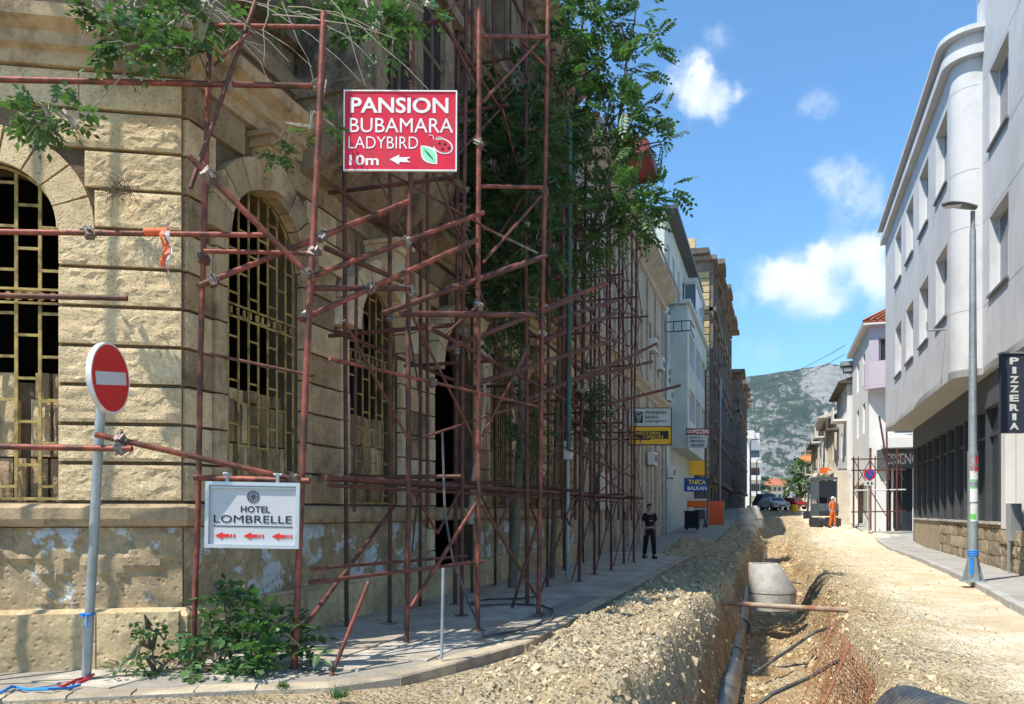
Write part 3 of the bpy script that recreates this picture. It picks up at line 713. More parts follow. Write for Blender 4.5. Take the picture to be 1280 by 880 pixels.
for (a, b, c, d, _) in UP:
    mm = MB(); mm.fbox(FB, a-.14, a-.004, c, d, 0, .09); mm.fbox(FB, b+.004, b+.14, c, d, 0, .09); mm.fbox(FB, a-.18, b+.18, d+.004, d+.2, 0, .16); mm.fbox(FB, a-.18, b+.18, c-.14, c-.004, 0, .16); mm.build('window_surround', M_oldB, CB)
    mm = MB(); mm.fbox(FB, (a+b)/2-.03, (a+b)/2+.03, c, d, -.3, -.24); mm.fbox(FB, a, b, c+1.9 if d > 11 and c < 9 else c+1.2, c+2.0 if c < 9 else c+1.28, -.3, -.24); mm.build('window_frame', M_bark, CB)

# red sheet metal canopy high on the far end
t_ = thing('metal_canopy', 'dark red sheet metal canopy jutting out high above the leafy tree', 'canopy', (-5, 30, 14.8))
mm = MB(); mm.prism([(0, 15.75), (1.5, 15.25), (1.5, 14.85), (0, 14.85)], lambda w, z: Vector((XF+w, 29.4, z)), lambda w, z: Vector((XF+w, 32.2, z))); mm.build('roof_sheet', mat('dark_red_metal', (.20, .035, .035), .5, .2, 3), t_)
for y_ in (29.5, 31.9): mm = MB(); mm.fbox(FB, y_, y_+.1, 14.7, 14.848, 0, 1.5); mm.build('bracket', M_tubeD, t_)

# ------------------------------------------------------------------ scaffolding on the left
SC = thing('scaffolding', 'rusty red tube scaffolding standing along the derelict corner building', 'scaffolding', (-4.5, 12, .12))
def tube(name, p, q, r=.026, m=M_tube, n=8, parent=None, label=None):
    o = MB().tube(p, q, r, n).build(name, m, parent or SC, smooth=True)
    if label: o['label'] = label
    return o
coup = MB().box((0, 0, 0), (.11, .07, .075)).tube((-.05, 0, -.06), (-.05, 0, .06), .012, 6).tube((.05, 0, -.05), (.05, .0, .05), .014, 6).tube((0, -.06, 0), (0, .06, 0), .022, 6)
coupm = coup.mesh('coupler'); ncoup = 0
def coupler(p, parent=None):
    M = Matrix.Translation(p) @ Euler((rs.uniform(0, 3), rs.uniform(0, 3), rs.uniform(0, 3))).to_matrix().to_4x4()
    return put('coupler', coupm, M_coup, parent or SC, M)
# standards: base pixel, top pixel
ST = [((241, 832), (262, 35), .028, M_tube), ((368, 838), (405, 15), .033, M_tube), ((382, 775), (388, 95), .032, M_tubeD), ((487, 780), (489, -60), .03, M_tubeD), ((508, 808), (515, 20), .032, M_tubeD),
      ((597, 789), (599, -60), .034, M_tube), ((577, 770), (583, -60), .030, M_tubeD), ((569, 756), (573, -60), .036, M_tubeD), ((619, 732), (616, -50), .03, M_tubeD), ((659, 756), (657, -40), .034, M_tubeD),
      ((673, 769), (686, -60), .034, M_tube), ((684, 734), (690, 60), .03, M_tubeD), ((706, 713), (708, 30), .034, M_tubeD), ((724, 727), (734, 100), .034, M_tubeD), ((743, 718), (745, 190), .034, M_tubeD),
      ((764, 713), (762, 200), .034, M_tubeD), ((780, 705), (778, 250), .034, M_tubeD), ((792, 703), (796, 290), .034, M_tubeD)]
for (bx, by), (tx, ty), r, m in ST:
    z = .12 if by < 800 else .07; D = (CZ-z)*1000/(by-640)
    p, q = at(bx, by, D), at(tx, ty, D)
    mid = (p+q)/2+Vector((rs.uniform(-.03, .03), rs.uniform(-.03, .03), 0))
    MB().path([p, p.lerp(q, .25)+Vector((rs.uniform(-.02, .02), 0, 0)), mid, p.lerp(q, .75), q], r, 8).build('standard', m, SC, smooth=True)
    MB().box((p.x, p.y, p.z+.01), (.16, .16, .02)).build('base_plate', M_coup, SC)
    for k in range(2, int(min(q.z, 12)/2.1)): coupler(p.lerp(q, (k*2.05)/(q.z-p.z)))
XO, XI = -3.98, -5.3
YS = [9.3, 11.6, 13.9, 16.2, 18.5, 20.8, 23.1, 25.4]
for y in YS:
    if y > 9: tube('standard', (XI, y, .12), (XI+rs.uniform(-.05, .05), y+rs.uniform(-.05, .05), 13.2 if y < 20 else 10.6), .03, M_tubeD)
for zi, z in enumerate((2.02, 3.9, 5.8, 7.8, 9.9)):
    for X in (XO, XI):
        y0, y1 = (7.3 if zi == 0 and X == XO else YS[0]-.3), YS[-1]+rs.uniform(-.2, .5)
        if zi == 2 and X == XO: continue
        tube('ledger', (X-(.45 if zi == 0 and X == XO else 0), y0, z+rs.uniform(-.05, .05)), (X, y1, z+rs.uniform(-.08, .08)), .03 if zi else .04, M_tubeD)
    for y in YS[:: 1 if zi in (0, 1, 3) else 2]: tube('transom', (XI-.3, y+.06, z+.06), (XO+rs.uniform(.1, .35), y+.06, z+.06+rs.uniform(-.04, .04)), .028, M_tubeD)
# lower chord and knee braces of the lattice beam
tube('ledger', (XO-.42, 7.35, 1.90), (XO, 25.4, 1.90), .022, M_tubeD)
for i, y in enumerate(YS):
    for s_ in (-1, 1): tube('knee_brace', (XO-.03, y, 1.35), (XO-.03, y+s_*.75, 1.9), .018, M_tubeD)
# thin cross braces
for i in range(len(YS)-1):
    for j, (z0, z1) in enumerate(((2.1, 3.9), (3.95, 5.8), (5.9, 7.8), (7.9, 9.8))):
        if (i*7+j*3) % 5 == 0: continue
        a, b = YS[i], YS[i+1]; m = M_tubeD if (i+j) % 3 else M_tube
        if (i+j) % 2 == 0 or j > 1: tube('brace', (XO+.03, a, z0), (XO+.03, b, z1), .014, m, 6)
        if (i+j) % 2 or i > 2: tube('brace', (XO+.06, b, z0), (XO+.06, a, z1), .014, m, 6)
for i in (2, 3, 4, 5, 6):
    a, b = YS[i], YS[i+1]; tube('brace', (XO+.02, a, .2), (XO+.02, b, 1.85), .016, M_tubeD, 6)
# individually placed tubes: (px, py, depth) at either end
def T(name, a, b, r=.03, m=M_tube, label=None, cp=()):
    p, q = at(*a), at(*b); o = tube(name, p, q, r, m, label=label)
    for t in cp: coupler(p.lerp(q, t))
    return o
T('ledger', (-60, 98, 7.1), (403, 108, 8.1), .028, cp=(.72, .985)); T('ledger', (-60, 289, 7.15), (330, 294, 7.7), .027, cp=(.42,))
T('ledger', (-60, 368, 7.2), (159, 373, 7.3), .026, M_tubeD); T('ledger', (-60, 557, 7.1), (165, 561, 7.15), .028, cp=(.93,))
T('rail', (119, 543, 7.1), (372, 600, 7.72), .027, cp=(.12, .98)); T('rail', (243, 597, 7.9), (387, 601, 7.72), .030)
T('raking_tube', (237, 196, 7.3), (394, 352, 7.7), .031, cp=(.14, .93)); T('raking_tube', (247, 358, 7.55), (510, 252, 8.9), .029, cp=(.06, .55))
T('raking_tube', (388, 346, 7.85), (604, 266, 9.8), .028, cp=(.5,)); T('raking_tube', (376, 400, 7.8), (596, 300, 9.5), .029, cp=(.03, .35))
T('raking_tube', (478, 392, 9.3), (683, 320, 11.0), .034, M_tubeD); T('raking_tube', (556, 362, 10.2), (680, 320, 11.1), .034); T('raking_tube', (645, 400, 12.0), (757, 354, 13.5), .036, cp=(.3,))
T('raking_tube', (560, 436, 9.9), (720, 372, 12.5), .034, M_tubeD); T('raking_tube', (600, 478, 11), (767, 425, 15), .036, M_tubeD); T('raking_tube', (655, 500, 13), (800, 440, 18), .036, M_tubeD)
T('raking_tube', (690, 482, 15), (815, 452, 19), .034, M_tubeD); T('raking_tube', (752, 507, 18.5), (850, 482, 20), .036, M_tubeD); T('raking_tube', (735, 470, 17), (820, 430, 19), .034, M_tubeD)
T('raking_tube', (680, 425, 14), (770, 392, 17), .034, M_tubeD); T('raking_tube', (690, 400, 14), (772, 375, 17), .034, M_tubeD)
T('brace', (407, 310, 7.9), (503, 352, 9.2), .030, M_tubeD); T('transom', (384, 360, 7.8), (512, 361, 9.0), .028, M_tubeD); T('transom', (500, 392, 9.1), (668, 394, 10.1), .036, M_tubeD)
T('transom', (255, 314, 7.7), (402, 317, 7.9), .024); T('transom', (262, 32, 7.9), (400, 34, 8.1), .024); T('transom', (600, 233, 10.1), (683, 234, 11.4), .026)
T('transom', (596, 45, 10.1), (684, 46, 11.4), .030); T('brace', (604, 127, 10.1), (677, 47, 11.4), .020); T('brace', (604, 129, 10.1), (560, 35, 9.8), .016, M_tubeD)
T('brace', (650, 50, 11), (684, 84, 11.5), .018); T('brace', (604, 328, 10.1), (676, 245, 11.4), .020); T('brace', (603, 284, 10.1), (671, 316, 11.4), .018, M_coup)
T('brace', (470, 216, 8.9), (506, 297, 9.1), .014, M_tubeD); T('brace', (541, 216, 9.4), (590, 330, 9.9), .014, M_tubeD); T('brace', (485, 215, 9.1), (620, 292, 10.1), .014, M_tubeD)
T('brace', (430, 400, 7.9), (512, 552, 9.0), .015, M_tubeD); T('brace', (516, 395, 9), (592, 548, 10.0), .018, M_tubeD); T('rail', (412, 448, 7.8), (672, 508, 11.4), .020, cp=(.4,))
T('rail', (255, 441, 7.7), (393, 470, 7.9), .016, M_tubeD); T('brace', (512, 552, 9.2), (672, 500, 11.4), .016, M_tubeD)
T('brace', (603, 545, 10.1), (665, 425, 11.4), .018); T('brace', (556, 418, 9.6), (600, 380, 10.1), .016, M_tubeD)
T('rail', (389, 711, 7.85), (583, 695, 11.4), .020, M_tubeD); T('rail', (387, 728, 7.85), (603, 702, 10.2), .022, M_tubeD); T('brace', (379, 785, 7.9), (492, 634, 10.4), .024, M_tubeD)
T('brace', (510, 765, 9.0), (597, 626, 10.1), .024); T('loose_pole', (413, 847, 7.6), (461, 727, 7.9), .022); T('stake', (552, 824, 8.1), (554, 710, 8.1), .017, M_galv)
T('brace', (603, 632, 10.1), (672, 748, 11.5), .022, M_tubeD); T('brace', (640, 760, 11.6), (672, 655, 11.6), .024, M_tubeD)
T('pole', (711, 560, 14), (712, 150, 14), .045, M_tubeG, label='dark green tube standing among the red ones')
T('standard', (443, 640, 9.8), (446, 300, 9.8), .022, M_tubeD); T('standard', (534, 660, 12), (535, 60, 12), .028, M_tubeD)
T('brace', (238, 235, 7.4), (320, 0, 7.9), .022, M_tubeD); T('brace', (268, 82, 7.6), (312, 40, 7.8), .014)
# high bays at the far end of the scaffold
for k, (px, D) in enumerate(((700, 16), (716, 18), (735, 20), (755, 22), (770, 23.5), (786, 25))):
    zt = 290+(k % 3)*10; T('standard', (px+3, 650, D), (px+4, 230+k*12, D), .03, M_tubeD)
for k in range(8):
    y = 280+k*42; T('ledger', (700, y*.9+40, 16), (795, y+22-(y-640)*.03, 25.0), .028, M_tubeD)
    T('brace', (716+(k % 2)*20, y+10, 18+(k % 2)*2), (770+(k % 2)*25, y+52, 23.5+(k % 2)*1.5), .018, M_tubeD); T('brace', (745, y+45, 20), (790, y+5, 25), .018, M_tubeD)
for (x, y, lx) in ((-7.35, 5.15, .12), (-7.75, 4.9, -.10), (-6.55, 5.75, 0)):
    if x > -7: continue
    tube('standard', (x, y, .02), (x+lx, y, 8.5), .028, M_tube)
tube('standard', (-7.0, 4.6, .02), (-6.9, 4.7, 3.0), .024, M_tubeD); tube('brace', (-7.4, 5.15, .4), (-6.75, 5.0, 1.9), .02, M_tubeD)
# tape tied round the tubes
tp = MB(); p0 = at(182, 288, 7.38); M_ = []
def ribbon(mb, pts, w, side, twist=0):
    vs = []; n = len(pts)
    for i, p in enumerate(pts):
        s_ = Matrix.Rotation(twist*i/n, 3, 'Z') @ side; ww = w*(.7+.3*sin(i*1.7)); vs += [p-s_*ww/2, p+s_*ww/2]
    mb.add(vs, [(2*i, 2*i+1, 2*i+3, 2*i+2) for i in range(n-1)])
tt = thing('barrier_tape', 'knotted orange and white barrier tape hanging from the second tube on the sunlit wall', 'tape', at(205, 290, 7.35))
for k in range(6):
    mm = MB(); c = at(183+k*5, 289.6, 7.36); mm.lathe([(.030+.004*(k % 3), -.018), (.038, 0), (.032, .018)], c, 10, Matrix.Rotation(TH, 4, 'Z') @ Matrix.Rotation(pi/2, 4, 'Y')); mm.build('wrap', M_tapeO, tt, True)
for off, L, mt in ((0, 72, M_tapeO), (4, 55, M_white), (-3, 46, M_tapeO), (2, 34, M_tapeO)):
    mm = MB(); ribbon(mm, [at(207+off+2.5*sin(i*.9+off), 288+L*i/10, 7.30+.02*sin(i+off)) for i in range(11)], .045, R, 2.5+off); mm.build('tape_end', mt, tt)
# ------------------------------------------------------------------ signs at the corner
def sign_thing(name, label, px, py, D, rz=TH, tilt=0, cat='sign'):
    Mx = Matrix.Rotation(rz, 3, 'Z') @ Matrix.Rotation(tilt, 3, 'Y')
    return thing(name, label, cat, at(px, py, D), rot=Mx)
def lbox(parent, name, c, d, m): return loc_build(MB().box(c, d), name, m, parent)
def lpoly(parent, name, pts, y0, y1, m):
    mm = MB(); mm.prism(pts, lambda x, z: Vector((x, y0, z)), lambda x, z: Vector((x, y1, z))); return loc_build(mm, name, m, parent)
k = 8.0/1000
S1 = sign_thing('hanging_sign', 'large red guesthouse sign hung high on the scaffolding at the corner', 500.5, 164, 8.0, TH, radians(.3))
w, h = 140*k, 99*k
lbox(S1, 'panel', (0, 0, 0), (w, .02, h), M_red)
for c, d in (((0, -.004, h/2), (w+.012, .03, .012)), ((0, -.004, -h/2), (w+.012, .03, .012)), ((w/2, -.004, 0), (.012, .028, h-.012)), ((-w/2, -.004, 0), (.012, .028, h-.012))): lbox(S1, 'frame', c, d, M_white)
yy = -.0115
text(S1, 'PANSION', -1*k, 31.5*k, 122*k, 19.5*k, M_white, .02, yy); text(S1, 'BUBAMARA', 1.5*k, 6.5*k, 129*k, 18*k, M_white, 0, yy)
text(S1, 'LADYBIRD', -21*k, -15*k, 87*k, 15*k, M_white, -.006, yy); text(S1, '10m', -45*k, -37*k, 37*k, 13*k, M_white, .022, yy)
lpoly(S1, 'arrow', [(-13*k, -36*k), (-1*k, -30*k), (-1*k, -33.5*k), (13*k, -33*k), (8*k, -36.5*k), (13*k, -39.5*k), (-1*k, -39*k), (-1*k, -42.5*k)], yy-.003, yy, M_white)
def leafpoly(cx, cz, L, W, a, n=12):
    P = [(L*(i/n-.5), W*.5*sin(pi*i/n)) for i in range(n+1)]+[(L*(.5-i/n), -W*.5*sin(pi*i/n)) for i in range(1, n)]
    return [(cx+x*cos(a)-z*sin(a), cz+x*sin(a)+z*cos(a)) for x, z in P]
def circ(cx, cz, rx, rz, n=18, a=0): return [(cx+rx*cos(2*pi*i/n)*cos(a)-rz*sin(2*pi*i/n)*sin(a), cz+rx*cos(2*pi*i/n)*sin(a)+rz*sin(2*pi*i/n)*cos(a)) for i in range(n)]
lpoly(S1, 'emblem_outline', leafpoly(36*k, -30*k, 31*k, 19*k, -.85), yy-.002, yy, M_white); lpoly(S1, 'emblem_leaf', leafpoly(36*k, -30*k, 26*k, 14*k, -.85), yy-.004, yy-.001, M_green)
lpoly(S1, 'emblem_vein', leafpoly(36*k, -30*k, 20*k, 1.8*k, -.85), yy-.006, yy-.003, M_blackp)
lpoly(S1, 'emblem_outline', circ(53*k, -19*k, 13.5*k, 9.5*k, a=-.35), yy-.0025, yy, M_white); lpoly(S1, 'emblem_beetle', circ(53*k, -19*k, 11.5*k, 7.8*k, a=-.35), yy-.0045, yy-.001, M_red)
for x, z in ((56, -17), (53, -23), (61, -22), (49, -16)): lpoly(S1, 'emblem_spot', circ(x*k, z*k, 1.9*k, 1.8*k, 10), yy-.006, yy-.003, M_blackp)
lpoly(S1, 'emblem_head', circ(42*k, -15*k, 5*k, 4.5*k, 12), yy-.005, yy-.001, M_red)
loc_build(MB().path([Vector((x*k, yy-.003, z*k)) for x, z in ((42, -11), (41, -7), (37, -5), (36, -7))], .0045, 5).path([Vector((x*k, yy-.003, z*k)) for x, z in ((44, -11), (47, -8), (51, -8), (54, -10))], .0045, 5), 'emblem_feelers', M_white, S1)
for x in (-.35, .35): loc_build(MB().tube((x, .012, h/2-.1), (x, .10, h/2+.02), .014, 6), 'clamp', M_coup, S1)
# hotel sign
k = 7.55/1000
S2 = sign_thing('hanging_sign', 'white framed hotel sign with three red arrows hung low on the scaffold rail', 316, 644, 7.55, TH+.05, radians(1.0))
w, h = 116*k, 78*k
M_board = mat('white_board', (.50, .50, .51), .35, .08, 2, spec=.5, stain=(.5, .5, .5), stain_amt=.3)
M_alu = mat('aluminium', (.52, .54, .56), .35, .1, 10, metal=.5)
lbox(S2, 'panel', (0, .012, 0), (w-.02, .012, h-.02), M_board)
for c, d in (((0, 0, h/2), (w, .05, .035)), ((0, 0, -h/2), (w, .05, .035)), ((w/2-.0175, 0, 0), (.035, .05, h-.035)), ((-w/2+.0175, 0, 0), (.035, .05, h-.035))): lbox(S2, 'frame', c, d, M_alu)
lbox(S2, 'inner_frame', (0, -.002, h/2-.035), (w-.08, .02, .012), M_alu)
yy = .004
text(S2, 'HOTEL', 3*k, 7.5*k, 36*k, 8*k, M_blackp, .008, yy); text(S2, 'LOMBRELLE', 0, -5*k, 96*k, 9.5*k, M_blackp, 0, yy)
lbox(S2, 'rule', (0, yy-.001, -14*k), (98*k, .004, 1.0*k), M_blackp)
for cx in (-33, 2, 37):
    lpoly(S2, 'arrow', [((cx-13)*k, -26*k), ((cx-4)*k, -21.5*k), ((cx-4)*k, -24*k), ((cx+4)*k, -24*k), ((cx+4)*k, -28*k), ((cx-4)*k, -28*k), ((cx-4)*k, -30.5*k)], yy-.004, yy, M_redprint)
    for j in (6.5, 10.5): lbox(S2, 'arrow_bar', ((cx+j)*k, yy-.002, -26*k), (2*k, .004, 4*k), M_redprint)
fl = MB()
for j in range(8):
    a = j*pi/4; c_ = Vector((0+4.3*k*cos(a), yy-.002, 23*k+4.3*k*sin(a)))
    fl.path([c_+Vector((3.4*k*cos(q*pi/5), 0, 3.4*k*sin(q*pi/5))) for q in range(11)], .0028, 4)
loc_build(fl, 'flower_logo', M_blackp, S2)
for x in (-32*k, 30*k): loc_build(MB().box((x, .0, h/2+.05), (.03, .03, .1)).tube((x-.04, 0, h/2+.09), (x+.04, 0, h/2+.09), .014, 6), 'hanger', M_galv, S2)
# no entry sign
NE = thing('traffic_sign', 'round red no entry sign on a leaning galvanised pole before the sunlit wall', 'traffic sign', at(108, 846, 7.55))
pb, pt = at(108, 846, 7.55), at(126, 505, 7.35)
MB().tube(pb, pt+(pt-pb)*.18, .043, 14).build('pole', M_galv, NE, True)
rot = Matrix.Rotation(TH+radians(87), 4, 'Z') @ Matrix.Rotation(radians(-8), 4, 'Y')
Mx = Matrix.Translation(at(137, 473, 7.3)) @ rot
def oriented(name, mb, m, parent, M, smooth=False): return put(name, mb.mesh(name, smooth), m, parent, M)
RX = Matrix.Rotation(pi/2, 4, 'X'); ra = .316
dsk = oriented('disc', MB().lathe([(ra-.004, -.014), (ra, -.010), (ra, .010), (ra-.004, .012)], n=48, M=RX), M_white, NE, Mx, True)
oriented('red_face', MB().lathe([(ra-.013, .0125), (ra-.013, .0155)], n=48, M=RX), M_redprint, dsk, Mx)
oriented('white_bar', MB().box((0, -.0175, 0), (.50, .003, .118)), mat('grey_white_print', (.60, .60, .62), .5, .04), dsk, Mx)
oriented('rim', MB().lathe([(ra+.002, -.035), (ra+.004, -.035), (ra+.004, .014), (ra+.002, .014)], n=48, M=RX), M_white, dsk, Mx, True)
oriented('bracket', MB().box((0, .05, .1), (.16, .07, .04)).box((0, .05, -.14), (.16, .07, .04)), M_galv, NE, Mx)
mm = MB(); pc = pb.lerp(pt, .235); mm.lathe([(.046, -.012), (.05, 0), (.046, .014)], pc, 10); mm.box(pc+Vector((-.05, -.04, -.005)), (.05, .02, .03)); mm.box(pc+Vector((.02, -.05, -.06)), (.012, .008, .12)); mm.build('cord_tie', M_blue, NE)
# ribbon on the ground
rb = thing('plastic_ribbon', 'blue and red plastic ribbon lying along the kerb at the pole foot', 'ribbon', gp(60, 855, .06))
for mt, pts, nm in ((M_blue, [(-30, 880), (0, 866), (15, 858), (35, 862), (60, 861), (85, 860), (100, 856)], 'blue_end'), (M_tapeR, [(66, 862), (80, 857), (95, 850), (112, 846), (117, 843), (108, 849), (98, 853)], 'red_end')):
    MB().path([gp(px, py, .07+.02*sin(i*2)) for i, (px, py) in enumerate(pts)], .014, 6).build(nm, mt, rb, True)

# ------------------------------------------------------------------ cables on the pavement
def pavez(px, py, dz=.02): return gp(px, py, .12+dz)
cb = MB().path([at(553, 540, 10.2), at(556, 640, 10.0), at(566, 700, 9.9), at(585, 752, 9.9)]+[pavez(x, y) for x, y in ((605, 795), (640, 790), (668, 781), (690, 772), (692, 763), (678, 757), (640, 755), (600, 757), (585, 754), (610, 749), (650, 748), (668, 746))], .016, 6)
tag(cb.build('cable', M_blackpipe, None, True), 'black cable looping over the shaded pavement under the scaffolding', 'cable')
tag(MB().path([at(508, 400, 9), at(514, 430, 9), at(521, 470, 9), at(527, 520, 9.1), at(525, 580, 9.1), at(520, 640, 9.1), at(515, 690, 9.1)], .010, 5).build('cable', M_blackp, None, True), 'thin black wire hanging slack beside the second arched window', 'cable')

# ------------------------------------------------------------------ foliage
def leaf_compound(mb, p, d, L, np_, rg, wid=.26, droop=.35):
    d = d.normalized(); side = d.cross(Vector((0, 0, 1)))
    side = side.normalized() if side.length > .05 else Vector((1, 0, 0)); up = side.cross(d)
    roll = rg.uniform(-.8, .8); side, up = side*cos(roll)+up*sin(roll), up*cos(roll)-side*sin(roll)
    for i in range(np_):
        t = (i+.7)/np_; q = p+d*L*t-Vector((0, 0, droop*L*t*t)); ll = L*wid*(1.15-.5*abs(t-.45)*1.4)*rg.uniform(.85, 1.15)
        for s in ((-1, 1) if i < np_-1 else (0,)):
            ax = (side*s*1.0+d*(.45 if s else 1)-Vector((0, 0, .25+rg.random()*.25))).normalized()
            wv = ax.cross(up).normalized()*ll*.30; mid = q+ax*ll*.45; tip = q+ax*ll+Vector((0, 0, -.08*ll)); f = up*(-ll*.07)
            mb.add([q, mid+wv, tip, mid-wv, mid+f], [(0, 1, 4), (1, 2, 4), (2, 3, 4), (3, 0, 4)] if False else [(0, 1, 2, 4), (0, 4, 2, 3)])
def clump(mb, tw, c, r, n, rg, L=(.3, .5), np_=6, squash=(1, 1, 1), root=None, out=.8, wid=.26, twn=.12, droop=.35):
    c = Vector(c)
    if root is not None: tw.path([root, root.lerp(c, .5)+Vector((rg.uniform(-.1, .1), rg.uniform(-.1, .1), .12)), c], .028, 5, .010)
    for _ in range(n):
        while True:
            v = Vector((rg.uniform(-1, 1), rg.uniform(-1, 1), rg.uniform(-1, 1)))
            if .05 < v.length < 1: break
        v = v*(1 if rg.random() < .5 else .75/v.length*rg.uniform(.8, 1.15))
        p = c+Vector((v.x*squash[0], v.y*squash[1], v.z*squash[2]))*r
        d = v.normalized()*out+Vector((rg.uniform(-.6, .6), rg.uniform(-.6, .6), rg.uniform(-.1, .5)))
        leaf_compound(mb, p, d, rg.uniform(*L), np_, rg, wid, droop)
        if rg.random() < twn: tw.path([c.lerp(p, .2), c.lerp(p, .6)+Vector((0, 0, .04)), p+d.normalized()*.1], .010, 4, .004)
def tree(name, label, cat, base, trunks, clumps, seed, ml=M_leaf, L=(.3, .5), np_=6, mb_bark=M_bark, r0=.07, group=None, wid=.26, out=.8):
    rg = random.Random(seed); t_ = thing(name, label, cat, base, group=group); tr = MB(); tw = MB(); lf = MB()
    for pts in trunks: tr.path(pts, r0, 8, r0*.35)
    allp = [Vector(p) for pts in trunks for p in pts]
    for (c, r, n, *sq) in clumps:
        c = Vector(c); cand = [p for p in allp if p.z < c.z+.2] or allp; root = min(cand, key=lambda p: (p-c).length)
        clump(lf, tw, c, r, int(n*DM), rg, L, np_, sq[0] if sq else (1, 1, 1), root, out, wid)
    if trunks: tr.build('trunk', mb_bark, t_, True)
    tw.build('branches', mb_bark, t_)
    lf.build('crown', ml, t_); return t_
DM = 1.0
def C(px, py, D, r, n, *a): return (at(px, py, D), r, n, *a)
DM = 1.0
# the lit tree that leans out over the street
tree('ailanthus_tree', 'tall leafy tree with sunlit pinnate foliage spreading against the sky beyond the scaffolding', 'tree', at(690, 722, 18),
     [[at(690, 722, 18), at(694, 600, 18), at(700, 400, 17.8), at(715, 250, 17.6), at(722, 100, 17.4), at(735, -60, 17)], [at(700, 400, 17.8), at(735, 300, 17), at(770, 200, 16.5), at(785, 60, 16.5)]],
     [C(725, 40, 16.6, .55, 40), C(762, 25, 16.4, .5, 34), C(795, 12, 16.2, .42, 20), C(735, -15, 16, .6, 34), C(745, 85, 16.5, .6, 44), C(785, 90, 16.2, .5, 34), C(812, 55, 16, .28, 9),
      C(715, 130, 16.8, .6, 44), C(760, 140, 16.3, .55, 44), C(795, 142, 16, .45, 26), C(826, 140, 15.8, .24, 8, (1.3, 1, .6)), C(700, 70, 17, .5, 26), C(805, 172, 16, .35, 15), C(832, 176, 15.9, .18, 6),
      C(745, 178, 16.6, .55, 34), C(705, 185, 17, .55, 34), C(735, 225, 17, .5, 24), C(770, 245, 16.2, .5, 34), C(800, 250, 16, .42, 28), C(828, 238, 15.9, .26, 10), C(795, 282, 16.1, .38, 24), C(765, 280, 16.6, .38, 22),
      C(815, 268, 16, .25, 11), C(745, 300, 17, .3, 12), C(700, 250, 17, .5, 30), C(712, 300, 17, .5, 30), C(700, 340, 17, .42, 24), C(722, 345, 17, .25, 9), C(690, 380, 17, .28, 9)], 21, M_leaf, (.34, .56), 7, wid=.27)
DM = 1.35
# the shaded tree inside the scaffold
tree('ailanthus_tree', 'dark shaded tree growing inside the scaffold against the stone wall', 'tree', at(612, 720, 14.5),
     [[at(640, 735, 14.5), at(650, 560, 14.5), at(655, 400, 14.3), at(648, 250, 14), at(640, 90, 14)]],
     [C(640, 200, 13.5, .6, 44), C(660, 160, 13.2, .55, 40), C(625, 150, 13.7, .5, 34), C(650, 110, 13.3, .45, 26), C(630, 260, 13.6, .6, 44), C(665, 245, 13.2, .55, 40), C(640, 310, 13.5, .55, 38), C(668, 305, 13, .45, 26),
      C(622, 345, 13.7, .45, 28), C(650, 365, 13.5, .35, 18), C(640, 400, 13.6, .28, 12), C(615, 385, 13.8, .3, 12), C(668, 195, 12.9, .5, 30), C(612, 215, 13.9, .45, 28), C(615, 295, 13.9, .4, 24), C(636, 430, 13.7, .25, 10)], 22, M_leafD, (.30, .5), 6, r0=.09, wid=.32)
# climbers lower down
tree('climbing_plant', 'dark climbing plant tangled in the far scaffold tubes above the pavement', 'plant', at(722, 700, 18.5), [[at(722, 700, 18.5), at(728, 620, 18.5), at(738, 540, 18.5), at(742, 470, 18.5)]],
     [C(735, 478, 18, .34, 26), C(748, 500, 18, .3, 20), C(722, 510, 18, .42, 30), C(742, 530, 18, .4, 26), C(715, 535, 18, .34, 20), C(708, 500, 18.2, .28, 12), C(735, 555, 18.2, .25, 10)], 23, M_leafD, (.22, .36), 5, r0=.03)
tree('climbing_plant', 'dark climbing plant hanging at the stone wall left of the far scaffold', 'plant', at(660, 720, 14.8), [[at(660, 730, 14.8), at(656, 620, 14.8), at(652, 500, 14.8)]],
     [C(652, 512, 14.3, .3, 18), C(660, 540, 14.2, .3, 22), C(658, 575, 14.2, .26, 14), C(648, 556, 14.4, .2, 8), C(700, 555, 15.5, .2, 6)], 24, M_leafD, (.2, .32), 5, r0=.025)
tag(MB().path([at(588, 655, 12.5), at(592, 600, 12.5), at(600, 550, 12.6), at(606, 500, 12.8), at(604, 440, 13)], .05, 7, .03).build('bare_trunk', M_twig, None, True), 'pale bare trunk leaning up the wall left of the dark tree', 'tree')
DM = 1.3
